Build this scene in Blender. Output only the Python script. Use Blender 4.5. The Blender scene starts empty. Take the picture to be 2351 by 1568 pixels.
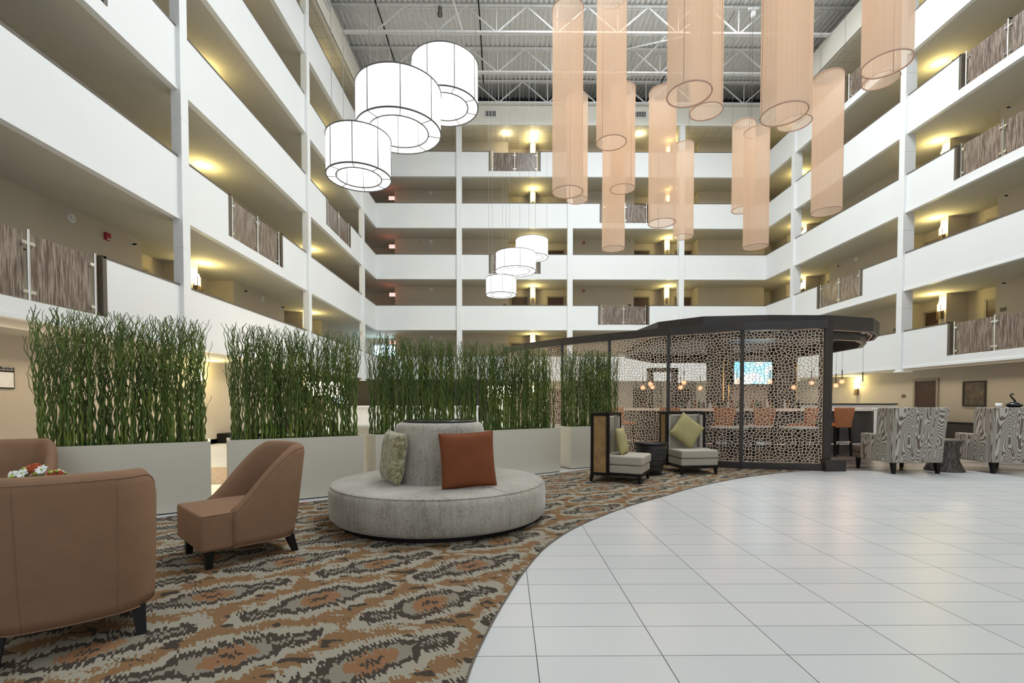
import bpy, bmesh, math, random
from mathutils import Vector, Matrix
random.seed(7)
PI = math.pi
S = bpy.context.scene
COL = S.collection

# ------------------------------------------------------------------ camera, sky, light, exposure
cam_d = bpy.data.cameras.new('camera'); cam = bpy.data.objects.new('camera', cam_d); COL.objects.link(cam)
cam.location = (0, 0, 1.22)
cam.rotation_euler = (PI/2 - 0.0253, 0.0002, -0.0087)
cam_d.sensor_width = 36; cam_d.lens = 36*1104.42/2351
cam_d.shift_x = 0.0010; cam_d.shift_y = 0.0722
cam_d.clip_end = 200
S.camera = cam
S.view_settings.view_transform = 'Standard'; S.view_settings.look = 'None'
S.view_settings.gamma = 1; S.view_settings.use_curve_mapping = False
S.view_settings.exposure = 0.64
W = bpy.data.worlds.new('world'); S.world = W; W.use_nodes = True
bg = W.node_tree.nodes['Background']
bg.inputs[0].default_value = (0.80, 0.90, 1.0, 1); bg.inputs[1].default_value = 0.35

def area(name, loc, rot, sx, sy, power, col=(1, 1, 1)):
    l = bpy.data.lights.new(name, 'AREA'); l.shape = 'RECTANGLE'; l.size = sx; l.size_y = sy
    l.energy = power; l.color = col
    o = bpy.data.objects.new(name, l); o.location = loc; o.rotation_euler = rot; COL.objects.link(o)
    return o
# daylight falling through the long skylight in the roof
area('skylight_daylight', (5.6, 12.9, 18.62), (0, 0, 0), 8.6, 15.2, 2500, (0.90, 0.96, 1.0))
# added front fill from behind the camera, as if through an unseen entrance
area('front_fill', (3.5, -5.5, 7.0), (PI/2, 0, 0), 18, 11, 220, (0.93, 0.97, 1.0))

def point(name, loc, power, col=(1, .80, .30), r=.06):
    l = bpy.data.lights.new(name, 'POINT'); l.energy = power; l.color = col; l.shadow_soft_size = r
    o = bpy.data.objects.new(name, l); o.location = loc; COL.objects.link(o); return o

# ------------------------------------------------------------------ materials
class NT:
    def __init__(s, name):
        s.m = bpy.data.materials.new(name); s.m.use_nodes = True
        s.t = s.m.node_tree; s.n = s.t.nodes; s.b = s.n['Principled BSDF']; s.out = s.n['Material Output']
    def node(s, typ, **kw):
        x = s.n.new(typ)
        for k, v in kw.items(): setattr(x, k, v)
        return x
    def lk(s, a, b): s.t.links.new(a, b)
    def put(s, sock, v):
        if isinstance(v, bpy.types.NodeSocket): s.lk(v, sock)
        else: sock.default_value = v
    def M(s, op, a, b=0.0, c=0.0):
        x = s.node('ShaderNodeMath', operation=op)
        s.put(x.inputs[0], a); s.put(x.inputs[1], b)
        if op in ('MULTIPLY_ADD', 'COMPARE', 'SMOOTH_MIN', 'WRAP'): s.put(x.inputs[2], c)
        return x.outputs[0]
    def coord(s, kind='Object', scale=(1, 1, 1)):
        tc = s.node('ShaderNodeTexCoord'); mp = s.node('ShaderNodeMapping')
        mp.inputs['Scale'].default_value = scale; s.lk(tc.outputs[kind], mp.inputs[0]); return mp.outputs[0]
    def noise(s, vec, scale=5, detail=2, rough=.5):
        x = s.node('ShaderNodeTexNoise'); s.lk(vec, x.inputs['Vector'])
        x.inputs['Scale'].default_value = scale; x.inputs['Detail'].default_value = detail
        x.inputs['Roughness'].default_value = rough; return x.outputs['Fac']
    def ramp(s, fac, stops, interp='LINEAR'):
        x = s.node('ShaderNodeValToRGB'); x.color_ramp.interpolation = interp
        e = x.color_ramp.elements
        while len(e) > 1: e.remove(e[-1])
        e[0].position = stops[0][0]; e[0].color = (*stops[0][1], 1)
        for p, c in stops[1:]:
            k = e.new(p); k.color = (*c, 1)
        s.put(x.inputs[0], fac); return x.outputs[0]
    def mix(s, f, a, b, blend='MIX'):
        x = s.node('ShaderNodeMix', data_type='RGBA', blend_type=blend)
        s.put(x.inputs[0], f)
        for i, v in ((6, a), (7, b)):
            if isinstance(v, tuple): x.inputs[i].default_value = (*v, 1)
            else: s.lk(v, x.inputs[i])
        return x.outputs[2]
    def base(s, v):
        if isinstance(v, tuple): s.b.inputs['Base Color'].default_value = (*v, 1)
        else: s.lk(v, s.b.inputs['Base Color'])
    def bump(s, h, strength=.3, dist=.01):
        x = s.node('ShaderNodeBump'); x.inputs['Strength'].default_value = strength
        x.inputs['Distance'].default_value = dist; s.lk(h, x.inputs['Height'])
        s.lk(x.outputs[0], s.b.inputs['Normal'])

def plain(name, c, rough=.6, metal=0, var=.06, nscale=8, bump=0, bscale=150, spec=.5, **kw):
    t = NT(name); v = t.coord()
    n = t.noise(v, nscale, 3)
    lo = tuple(x*(1-var) for x in c); hi = tuple(min(1, x*(1+var)) for x in c)
    t.base(t.ramp(n, [(.3, lo), (.7, hi)]))
    t.b.inputs['Roughness'].default_value = rough; t.b.inputs['Metallic'].default_value = metal
    t.b.inputs['Specular IOR Level'].default_value = spec
    if bump: t.bump(t.noise(v, bscale, 2), bump, .005)
    return t.m
def emit(name, c, st, base=(.8, .8, .8)):
    t = NT(name); t.base(base); t.b.inputs['Emission Color'].default_value = (*c, 1)
    n = t.noise(t.coord(), 3, 1); t.lk(t.M('MULTIPLY_ADD', n, st*.1, st*.95), t.b.inputs['Emission Strength'])
    return t.m
M = {}
M['parapet'] = plain('white_painted_wall', (.79, .80, .79), .55, var=.012, nscale=.7, bump=.05)
M['cream'] = plain('cream_painted_column', (.80, .77, .69), .6, var=.015)
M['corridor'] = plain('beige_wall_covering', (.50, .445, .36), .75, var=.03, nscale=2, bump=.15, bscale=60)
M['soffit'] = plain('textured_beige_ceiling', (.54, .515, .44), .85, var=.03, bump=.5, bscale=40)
M['cap'] = plain('dark_taupe_rail', (.115, .092, .068), .45)
M['deck'] = plain('painted_metal_roof_deck', (.82, .81, .78), .6, var=.05)
M['steel'] = plain('white_painted_steel', (.85, .85, .83), .45)
M['void'] = plain('dark_void', (.03, .03, .03), .9)  # near-black colour standing in for the shade of hollow spaces
M['black'] = plain('black_lacquered_wood', (.008, .007, .006), .5, spec=.2)
M['darkwood'] = plain('dark_brown_wood', (.030, .023, .018), .42, var=.15)
M['chrome'] = plain('polished_steel', (.80, .79, .76), .18, metal=1, var=.02)
M['planter'] = plain('ivory_laminate_planter', (.70, .665, .56), .35, var=.01, spec=.3)
M['soil'] = plain('dark_planting_moss', (.03, .05, .015), .95, var=.3, nscale=40)
M['tan'] = plain('tan_wool_upholstery', (.255, .150, .090), .9, var=.04, nscale=12, bump=.2, bscale=700, spec=.15)
M['rust'] = plain('rust_orange_cushion_fabric', (.20, .062, .026), .9, var=.06, nscale=8, bump=.3, bscale=250, spec=.2)
M['sage'] = plain('sage_yellow_cushion_fabric', (.39, .335, .155), .85, var=.07, nscale=40, bump=.35, bscale=250, spec=.2)
M['greyfab'] = plain('warm_grey_linen', (.44, .395, .32), .9, var=.08, nscale=60, bump=.4, bscale=300, spec=.15)
M['suede'] = plain('brushed_tan_suede', (.33, .20, .085), .8, var=.22, nscale=9, spec=.2)
M['orange'] = plain('burnt_orange_leather', (.50, .185, .07), .5, var=.08)
M['brownfab'] = plain('brown_upholstery', (.17, .12, .09), .8, var=.08)
M['counter'] = plain('white_stone_counter', (.80, .79, .74), .25, var=.04)
M['halfwall'] = plain('white_plaster', (.78, .78, .76), .5)
M['bronze'] = plain('bronze_cut_metal', (.80, .65, .49), .45, metal=.0, var=.05)
M['gold'] = plain('brass_strip', (.75, .52, .18), .3, metal=1)
M['glassblack'] = plain('black_glass_top', (.012, .013, .014), .06)
M['picture'] = plain('dark_picture_glass', (.11, .085, .055), .35, var=.5, nscale=6)
M['door'] = plain('dark_mahogany_door', (.055, .026, .015), .45, var=.2, nscale=4)
M['frame'] = plain('taupe_door_frame', (.30, .26, .20), .5)
M['red'] = plain('red_plastic', (.35, .02, .03), .4)
M['grey'] = plain('light_grey_plastic', (.6, .6, .58), .5)
M['petal'] = plain('white_petals', (.85, .87, .83), .6)
M['rose'] = plain('coral_rose_petals', (.62, .16, .07), .6, var=.2, nscale=60)
M['bud'] = plain('lime_green_buds', (.30, .40, .05), .6, var=.2, nscale=60)
M['leaf'] = plain('dark_green_leaves', (.05, .11, .02), .6, var=.3, nscale=50)
M['lampwhite'] = emit('glowing_white_lamp_fabric', (1, .985, .95), 1.15)
M['shade_glow'] = emit('glowing_cream_lampshade', (1, .83, .58), 3.0)
M['sconce'] = emit('glowing_sconce_glass', (1, .90, .50), 9)
M['bulb'] = emit('amber_glowing_globe', (1, .48, .25), 5.5)
M['bulbcore'] = emit('bright_bulb_core', (1, .80, .62), 22)
M['down'] = emit('bright_downlight', (1, .95, .75), 22)
M['exit'] = emit('red_exit_letters', (1, .03, .05), 1.6)
M['exitbg'] = emit('pale_pink_exit_face', (1, .50, .46), .9)
M['skypane'] = emit('window_daylight', (.55, .82, 1), 2.0)
M['skylight'] = emit('skylight_glazing', (.9, .96, 1), 1.2)
M['monitor'] = emit('pale_blue_monitor', (.6, .8, 1), 1.2)
M['lampframe'] = plain('grey_lamp_ribs', (.10, .10, .095), .4)
M['wire'] = plain('thin_steel_wire', (.30, .30, .29), .4)
M['dark_stone'] = plain('dark_grey_bar_front', (.045, .045, .048), .35, var=.3, nscale=3)

def tv_mat():
    t = NT('television_picture'); v = t.coord()
    n = t.noise(v, 2.2, 2)
    c = t.ramp(n, [(.3, (.02, .25, .85)), (.5, (.25, .75, 1)), (.62, (.85, 1, 1)), (.75, (.1, .75, .6))])
    t.base((.02, .02, .02)); t.lk(c, t.b.inputs['Emission Color']); t.b.inputs['Emission Strength'].default_value = 1.7
    return t.m
M['tv'] = tv_mat()

def floor_mat():
    t = NT('white_porcelain_floor_tile'); v = t.coord()
    sp = t.node('ShaderNodeSeparateXYZ'); t.lk(v, sp.inputs[0])
    u = t.M('DIVIDE', t.M('SUBTRACT', sp.outputs[0], .143), .61)
    w = t.M('DIVIDE', t.M('SUBTRACT', sp.outputs[1], 2.290), .305)
    fu = t.M('SUBTRACT', u, t.M('FLOOR', u)); fw = t.M('SUBTRACT', w, t.M('FLOOR', w))
    du = t.M('MULTIPLY', t.M('MINIMUM', fu, t.M('SUBTRACT', 1.0, fu)), .61)
    dw = t.M('MULTIPLY', t.M('MINIMUM', fw, t.M('SUBTRACT', 1.0, fw)), .305)
    cell = t.node('ShaderNodeCombineXYZ'); t.lk(t.M('FLOOR', u), cell.inputs[0]); t.lk(t.M('FLOOR', w), cell.inputs[1])
    wn = t.node('ShaderNodeTexWhiteNoise'); t.lk(cell.outputs[0], wn.inputs['Vector'])
    tile = t.ramp(wn.outputs['Value'], [(0, (.525, .535, .525)), (.5, (.57, .57, .555)), (1, (.595, .58, .565))])
    n = t.noise(v, 2.5, 4, .6)
    tile = t.mix(t.M('MULTIPLY', n, .25), tile, (.60, .61, .61))
    g = t.M('LESS_THAN', t.M('MINIMUM', t.M('MULTIPLY', du, .85), dw), .0021)
    t.base(t.mix(g, tile, (.10, .10, .095)))
    t.lk(t.M('MULTIPLY_ADD', g, .5, .30), t.b.inputs['Roughness'])
    t.b.inputs['Specular IOR Level'].default_value = .4
    return t.m
M['tile'] = floor_mat()

def wood_floor():
    t = NT('grey_brown_plank_floor'); v = t.coord()
    sp = t.node('ShaderNodeSeparateXYZ'); t.lk(v, sp.inputs[0])
    pl = t.M('FLOOR', t.M('DIVIDE', sp.outputs[1], .16))
    cx = t.node('ShaderNodeCombineXYZ'); t.lk(pl, cx.inputs[0])
    t.lk(t.M('FLOOR', t.M('ADD', t.M('DIVIDE', sp.outputs[0], 1.1), t.M('MULTIPLY', pl, .37))), cx.inputs[1])
    wn = t.node('ShaderNodeTexWhiteNoise'); t.lk(cx.outputs[0], wn.inputs['Vector'])
    v2 = t.coord(scale=(2, 30, 1)); n = t.noise(v2, 3, 3)
    f = t.M('ADD', t.M('MULTIPLY', wn.outputs['Value'], .55), t.M('MULTIPLY', n, .45))
    t.base(t.ramp(f, [(.2, (.06, .048, .042)), (.55, (.16, .13, .115)), (.85, (.30, .25, .23))]))
    t.b.inputs['Roughness'].default_value = .28
    return t.m
M['wood'] = wood_floor()

def carpet():
    t = NT('ikat_medallion_carpet'); v = t.coord()
    sp = t.node('ShaderNodeSeparateXYZ'); t.lk(v, sp.inputs[0])
    X, Y = sp.outputs[0], sp.outputs[1]
    # saw-tooth displacement of narrow yarn columns, along the depth of the room
    ca, sa = .85, .53      # the weave runs turned by about 32 degrees
    colx = t.M('FLOOR', t.M('DIVIDE', t.M('ADD', t.M('MULTIPLY', X, ca), t.M('MULTIPLY', Y, sa)), .0095))
    rowy = t.M('FLOOR', t.M('DIVIDE', t.M('ADD', t.M('MULTIPLY', X, -sa), t.M('MULTIPLY', Y, ca)), .26))
    cv = t.node('ShaderNodeCombineXYZ'); t.lk(colx, cv.inputs[0]); t.lk(rowy, cv.inputs[1])
    wn = t.node('ShaderNodeTexWhiteNoise'); t.lk(cv.outputs[0], wn.inputs['Vector'])
    teeth = t.M('MULTIPLY', t.M('SUBTRACT', wn.outputs['Value'], .5), .062)
    lowx = t.noise(v, 3.0, 2); lowy = t.noise(t.coord(scale=(1, 1.4, 1)), 3.3, 2)
    px = t.M('SUBTRACT', t.M('ADD', X, t.M('ADD', t.M('MULTIPLY', teeth, -sa), t.M('MULTIPLY', t.M('SUBTRACT', lowy, .5), .12))), -1.855)
    py = t.M('SUBTRACT', t.M('ADD', Y, t.M('ADD', t.M('MULTIPLY', teeth, ca), t.M('MULTIPLY', t.M('SUBTRACT', lowx, .5), .14))), 3.02)
    ax, ay, bx, by = .887, .604, .187, .664
    det = ax*by-ay*bx
    i = t.M('ADD', t.M('MULTIPLY', px, by/det), t.M('MULTIPLY', py, -bx/det))
    j = t.M('ADD', t.M('MULTIPLY', px, -ay/det), t.M('MULTIPLY', py, ax/det))
    u = t.M('SUBTRACT', i, t.M('ROUND', i)); w = t.M('SUBTRACT', j, t.M('ROUND', j))
    dx = t.M('ADD', t.M('MULTIPLY', u, ax), t.M('MULTIPLY', w, bx))
    dy = t.M('ADD', t.M('MULTIPLY', u, ay), t.M('MULTIPLY', w, by))
    def ell(ang, la, lb):
        c, s_ = math.cos(ang), math.sin(ang)
        p = t.M('ADD', t.M('MULTIPLY', dx, c/la), t.M('MULTIPLY', dy, s_/la))
        q = t.M('ADD', t.M('MULTIPLY', dx, -s_/lb), t.M('MULTIPLY', dy, c/lb))
        return t.M('SQRT', t.M('ADD', t.M('MULTIPLY', p, p), t.M('MULTIPLY', q, q)))
    def capsule(ang, L_, R_):
        c, s_ = math.cos(ang), math.sin(ang)
        p = t.M('ADD', t.M('MULTIPLY', dx, c), t.M('MULTIPLY', dy, s_)); q = t.M('ADD', t.M('MULTIPLY', dx, -s_), t.M('MULTIPLY', dy, c))
        p = t.M('MAXIMUM', t.M('SUBTRACT', t.M('ABSOLUTE', p), L_), 0.0)
        return t.M('SUBTRACT', t.M('SQRT', t.M('ADD', t.M('MULTIPLY', p, p), t.M('MULTIPLY', q, q))), R_)
    rr = t.M('MINIMUM', capsule(.58, .38, .062), capsule(.58, .11, .135))
    wob = t.M('MULTIPLY', t.M('SUBTRACT', t.noise(v, 8, 2), .5), .07)
    ro = t.M('ADD', rr, wob)
    cream = (.35, .315, .245); grey = (.25, .222, .17); dark = (.066, .052, .040); brown = (.235, .135, .065); rust = (.27, .14, .07)
    c = t.ramp(t.M('MULTIPLY_ADD', ro, 2.0, .3), [(0, grey), (.205, dark), (.31, cream), (.46, brown)], 'CONSTANT')
    c = t.mix(t.M('LESS_THAN', ell(.58, .125, .085), 1.0), c, rust)
    c = t.mix(t.M('LESS_THAN', ell(.58, .06, .022), 1.0), c, dark)
    n2 = t.M('ADD', t.noise(t.coord(scale=(1, 2.0, 1)), 5.0, 2), t.M('MULTIPLY', t.M('SUBTRACT', wn.outputs['Value'], .5), .07))
    out = t.M('GREATER_THAN', ro, .055)
    c = t.mix(t.M('MULTIPLY', out, t.M('LESS_THAN', n2, .385)), c, cream)
    c = t.mix(t.M('MULTIPLY', out, t.M('GREATER_THAN', n2, .615)), c, dark)
    # pile
    f = t.noise(v, 420, 2, .7)
    c = t.mix(.55, c, t.ramp(f, [(.25, (.28, .28, .28)), (.75, (.85, .85, .85))]), 'OVERLAY')
    t.base(c); t.b.inputs['Roughness'].default_value = .95; t.b.inputs['Specular IOR Level'].default_value = .1
    t.bump(f, .8, .006)
    return t.m
M['carpet'] = carpet()

def panel_mat():
    t = NT('resin_panel_with_twigs'); v = t.coord('Object', (9, 9, .55))
    a = t.noise(v, 5.0, 4, .65); b = t.noise(t.coord('Object', (5, 5, .30)), 8, 3, .6)
    f = t.M('ADD', t.M('MULTIPLY', a, .6), t.M('MULTIPLY', b, .4))
    t.base(t.ramp(f, [(.34, (.05, .034, .024)), (.46, (.145, .10, .075)), (.53, (.28, .22, .175)), (.63, (.40, .33, .27))]))
    t.b.inputs['Roughness'].default_value = .25
    t.b.inputs['Transmission Weight'].default_value = .12
    return t.m
M['twig'] = panel_mat()

def willow_mat():
    t = NT('green_curly_willow_bark'); v = t.coord()
    a = t.noise(v, 3.0, 3); b = t.noise(t.coord('Object', (30, 30, 4)), 3, 2)
    f = t.M('ADD', t.M('MULTIPLY', a, .5), t.M('MULTIPLY', b, .5))
    t.base(t.ramp(f, [(.3, (.028, .055, .010)), (.5, (.09, .145, .020)), (.66, (.23, .29, .045)), (.8, (.15, .17, .05))]))
    t.b.inputs['Roughness'].default_value = .5
    return t.m
M['willow'] = willow_mat()

def shade_mat():
    t = NT('sheer_peach_pleated_fabric'); v = t.coord()
    sp = t.node('ShaderNodeSeparateXYZ'); t.lk(v, sp.inputs[0])
    th = t.M('ARCTAN2', sp.outputs[1], sp.outputs[0])
    k = t.node('ShaderNodeCombineXYZ'); t.lk(t.M('MULTIPLY', th, 9.0), k.inputs[0])
    n = t.noise(k.outputs[0], 2.2, 3, .7)
    wv = t.M('MULTIPLY_ADD', t.M('SINE', t.M('MULTIPLY', th, 110.0)), .5, .5)
    f = t.M('ADD', t.M('MULTIPLY', n, .90), t.M('MULTIPLY', wv, .10))
    col = t.ramp(f, [(.25, (.97, .70, .52)), (.5, (1.0, .81, .65)), (.75, (1.0, .91, .80))])
    d = t.node('ShaderNodeBsdfDiffuse'); t.lk(col, d.inputs[0])
    tr = t.node('ShaderNodeBsdfTranslucent'); t.lk(col, tr.inputs[0])
    tp = t.node('ShaderNodeBsdfTransparent'); tp.inputs[0].default_value = (1, .93, .86, 1)
    m1 = t.node('ShaderNodeMixShader'); m1.inputs[0].default_value = .6; t.lk(d.outputs[0], m1.inputs[1]); t.lk(tr.outputs[0], m1.inputs[2])
    m2 = t.node('ShaderNodeMixShader'); t.lk(t.M('MULTIPLY_ADD', f, -.40, .56), m2.inputs[0])
    t.lk(m1.outputs[0], m2.inputs[1]); t.lk(tp.outputs[0], m2.inputs[2]); t.lk(m2.outputs[0], t.out.inputs[0])
    return t.m
M['peach'] = shade_mat()
M['peachring'] = plain('peach_fabric_ring', (.66, .44, .33), .7)

def velvet():
    t = NT('crinkled_grey_velvet'); v = t.coord()
    a = t.noise(v, 2.2, 3); b = t.noise(v, 70, 3, .7); c = t.noise(t.coord('Object', (14, 14, 2)), 2, 2)
    f = t.M('ADD', t.M('ADD', t.M('MULTIPLY', a, .35), t.M('MULTIPLY', b, .45)), t.M('MULTIPLY', c, .2))
    t.base(t.ramp(f, [(.36, (.19, .17, .13)), (.5, (.37, .34, .28)), (.62, (.48, .45, .385))]))
    t.b.inputs['Roughness'].default_value = .8; t.b.inputs['Sheen Weight'].default_value = .5
    t.b.inputs['Sheen Roughness'].default_value = .35
    t.bump(b, .5, .006); return t.m
M['velvet'] = velvet()
def crushed():
    t = NT('mottled_olive_velvet'); v = t.coord(); b = t.noise(v, 22, 4, .7)
    t.base(t.ramp(b, [(.38, (.13, .11, .035)), (.5, (.29, .26, .125)), (.65, (.45, .42, .27))]))
    t.b.inputs['Roughness'].default_value = .7; t.b.inputs['Sheen Weight'].default_value = .4; t.bump(b, .3, .01); return t.m
M['olive'] = crushed()
def moire():
    t = NT('wood_grain_pattern_upholstery'); v = t.coord('Object', (1, 1, .18))
    n = t.noise(v, 5.5, 1.0, .4); n2 = t.noise(t.coord(), 60, 1)
    w = t.M('SINE', t.M('ADD', t.M('MULTIPLY', n, 180.0), t.M('MULTIPLY', n2, .8)))
    t.base(t.ramp(t.M('MULTIPLY_ADD', w, .5, .5), [(.0, (.135, .10, .072)), (.40, (.17, .135, .10)), (.47, (.46, .44, .375)), (1, (.50, .48, .42))]))
    t.b.inputs['Roughness'].default_value = .85; return t.m
M['moire'] = moire()
def basket():
    t = NT('black_coiled_basket'); v = t.coord('Object', (3, 3, 45)); n = t.noise(v, 1.2, 2)
    t.base(t.ramp(n, [(.4, (.007, .007, .007)), (.7, (.05, .045, .04))])); t.b.inputs['Roughness'].default_value = .4
    t.bump(n, .8, .02); return t.m
M['basket'] = basket()
def bark():
    t = NT('dark_ribbed_wood'); v = t.coord('Object', (30, 30, 2)); n = t.noise(v, 1.2, 3)
    t.base(t.ramp(n, [(.4, (.02, .016, .012)), (.65, (.12, .10, .075))])); t.b.inputs['Roughness'].default_value = .5
    t.bump(n, .8, .02); return t.m
M['bark'] = bark()
def ceiltile():
    t = NT('square_acoustic_ceiling_tile'); v = t.coord(); sp = t.node('ShaderNodeSeparateXYZ'); t.lk(v, sp.inputs[0])
    r = []
    for k in (0, 1):
        q = t.M('DIVIDE', sp.outputs[k], .61); f = t.M('SUBTRACT', q, t.M('FLOOR', q)); r.append(t.M('MINIMUM', f, t.M('SUBTRACT', 1.0, f)))
    g = t.M('LESS_THAN', t.M('MINIMUM', r[0], r[1]), .018)
    t.base(t.mix(g, (.66, .63, .55), (.40, .38, .33))); t.b.inputs['Roughness'].default_value = .85; return t.m
M['ceiltile'] = ceiltile()

# ------------------------------------------------------------------ mesh helpers
class MB:
    def __init__(s): s.v = []; s.f = []; s.mi = []; s.sm = []
    def add(s, vs, fs, mi=0, smooth=False):
        o = len(s.v); s.v += [tuple(p) for p in vs]
        for f in fs: s.f.append([i+o for i in f]); s.mi.append(mi); s.sm.append(smooth)
        return s
    def box(s, x0, x1, y0, y1, z0, z1, mi=0):
        v = [(x0, y0, z0), (x1, y0, z0), (x1, y1, z0), (x0, y1, z0), (x0, y0, z1), (x1, y0, z1), (x1, y1, z1), (x0, y1, z1)]
        return s.add(v, [(3, 2, 1, 0), (4, 5, 6, 7), (0, 1, 5, 4), (1, 2, 6, 5), (2, 3, 7, 6), (3, 0, 4, 7)], mi)
    def bar(s, a, b, w, h=None, mi=0, up=(0, 0, 1)):
        a = Vector(a); b = Vector(b); d = (b-a).normalized(); h = h or w
        u = Vector(up)
        if abs(d.dot(u)) > .98: u = Vector((0, 1, 0))
        x = d.cross(u).normalized(); y = x.cross(d).normalized()
        v = [p+x*sx*w/2+y*sy*h/2 for p in (a, b) for sx, sy in ((-1, -1), (1, -1), (1, 1), (-1, 1))]
        return s.add(v, [(3, 2, 1, 0), (4, 5, 6, 7), (0, 1, 5, 4), (1, 2, 6, 5), (2, 3, 7, 6), (3, 0, 4, 7)], mi)
    def taper(s, x, y, z0, z1, w0, w1, dx=0, dy=0, mi=0):
        v = [(x+dx+a*w0/2, y+dy+b*w0/2, z0) for a, b in ((-1, -1), (1, -1), (1, 1), (-1, 1))] + \
            [(x+a*w1/2, y+b*w1/2, z1) for a, b in ((-1, -1), (1, -1), (1, 1), (-1, 1))]
        return s.add(v, [(3, 2, 1, 0), (4, 5, 6, 7), (0, 1, 5, 4), (1, 2, 6, 5), (2, 3, 7, 6), (3, 0, 4, 7)], mi)
    def lathe(s, prof, n=32, cx=0, cy=0, mi=0, closed=False, smooth=True):
        o = []
        for r, z in prof:
            for k in range(n):
                a = 2*PI*k/n; o.append((cx+r*math.cos(a), cy+r*math.sin(a), z))
        f = []
        m = len(prof)
        for i in range(m if closed else m-1):
            j = (i+1) % m
            for k in range(n):
                l = (k+1) % n; f.append((i*n+k, i*n+l, j*n+l, j*n+k))
        return s.add(o, f, mi, smooth)
    def disc(s, r, z, n=32, cx=0, cy=0, up=True, mi=0):
        v = [(cx+r*math.cos(2*PI*k/n), cy+r*math.sin(2*PI*k/n), z) for k in range(n)]
        return s.add(v, [tuple(range(n)) if up else tuple(reversed(range(n)))], mi)
    def cyl(s, r, z0, z1, n=24, cx=0, cy=0, mi=0):
        s.lathe([(r, z0), (r, z1)], n, cx, cy, mi); s.disc(r, z0, n, cx, cy, False, mi); return s.disc(r, z1, n, cx, cy, True, mi)
    def tube(s, pts, rad, n=6, mi=0, closed=False, caps=True):
        P = [Vector(p) for p in pts]; m = len(P); o = len(s.v); vs = []
        for i, p in enumerate(P):
            if closed: d = P[(i+1) % m]-P[i-1]
            else: d = P[min(i+1, m-1)]-P[max(i-1, 0)]
            d.normalize(); u = Vector((0, 0, 1)) if abs(d.z) < .9 else Vector((1, 0, 0))
            x = d.cross(u).normalized(); y = d.cross(x)
            r = rad(i/(m-1)) if callable(rad) else rad
            for k in range(n):
                a = 2*PI*k/n; vs.append(p+x*math.cos(a)*r+y*math.sin(a)*r)
        f = []
        for i in range(m if closed else m-1):
            j = (i+1) % m
            for k in range(n):
                l = (k+1) % n; f.append((i*n+k, i*n+l, j*n+l, j*n+k))
        if not closed and caps: f += [tuple(reversed(range(n))), tuple(range((m-1)*n, m*n))]
        return s.add(vs, f, mi, True)
    def prism(s, poly, z0, z1, mi=0, hole=False):
        n = len(poly); v = [(x, y, z0) for x, y in poly]+[(x, y, z1) for x, y in poly]
        f = [(i, (i+1) % n, (i+1) % n+n, i+n) for i in range(n)]
        return s.add(v, f+[tuple(reversed(range(n))), tuple(range(n, 2*n))], mi)
    def xform(s, mt, start=0):
        for i in range(start, len(s.v)): s.v[i] = tuple(mt @ Vector(s.v[i]))
        return s
    def mesh(s, name, mats):
        me = bpy.data.meshes.new(name); me.from_pydata(s.v, [], s.f)
        for m in (mats if isinstance(mats, (list, tuple)) else [mats]): me.materials.append(m)
        me.polygons.foreach_set('material_index', s.mi); me.polygons.foreach_set('use_smooth', s.sm)
        me.update(); return me

def obj(name, mb, mat, parent=None, loc=None, rot=None, bevel=0, subsurf=0, seg=2):
    me = mb.mesh(name, mat) if isinstance(mb, MB) else mb
    if mat and not isinstance(mb, MB) and not me.materials: me.materials.append(mat)
    o = bpy.data.objects.new(name, me); COL.objects.link(o)
    if parent: o.parent = parent
    if loc: o.location = loc
    if rot: o.rotation_euler = rot
    if bevel:
        b = o.modifiers.new('bevel', 'BEVEL'); b.width = bevel; b.segments = seg; b.limit_method = 'ANGLE'; b.harden_normals = False
        for p in me.polygons: p.use_smooth = True
        e = o.modifiers.new('wn', 'WEIGHTED_NORMAL')
    if subsurf:
        b = o.modifiers.new('sub', 'SUBSURF'); b.levels = subsurf; b.render_levels = subsurf
        for p in me.polygons: p.use_smooth = True
    return o
def thing(name, label, cat, loc=(0, 0, 0), rz=0, group=None):
    o = bpy.data.objects.new(name, None); COL.objects.link(o); o.location = loc; o.rotation_euler = (0, 0, rz)
    o.empty_display_size = .1
    return tag(o, label, cat, group)
def tag(o, label, cat, group=None):
    o['label'] = label; o['category'] = cat
    if group: o['group'] = group
    return o
def struct(o, label=None):
    o['kind'] = 'structure'
    if label: o['label'] = label
    return o
def copy_tree(o, label, loc=None, rz=None, parent=None):
    c = o.copy(); COL.objects.link(c)
    if parent: c.parent = parent
    else:
        c['label'] = label
        if loc is not None: c.location = loc
        if rz is not None: c.rotation_euler = (0, 0, rz)
    for ch in list(o.children): copy_tree(ch, None, parent=c)
    return c
def rbox(sx, sy, sz, c=(0, 0, 0)):
    return MB().box(c[0]-sx/2, c[0]+sx/2, c[1]-sy/2, c[1]+sy/2, c[2]-sz/2, c[2]+sz/2)
def text_mesh(txt, size, ext=.002, align='CENTER'):
    cu = bpy.data.curves.new('lettering', 'FONT'); cu.body = txt; cu.size = size; cu.extrude = ext; cu.align_x = align; cu.align_y = 'CENTER'
    o = bpy.data.objects.new('lettering', cu); COL.objects.link(o)
    dg = bpy.context.evaluated_depsgraph_get(); me = bpy.data.meshes.new_from_object(o.evaluated_get(dg))
    bpy.data.objects.remove(o); return me

# ------------------------------------------------------------------ building shell
XL, XR, YB = -7.05, 14.07, 26.2
WXL, WXR, WYB = -8.85, 15.8, 27.9          # corridor walls
B = [0]+[2.44+2.74*k for k in range(6)]    # underside of each gallery (1..5) and of the roof fascia (6)
NEAR = -5.0
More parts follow.
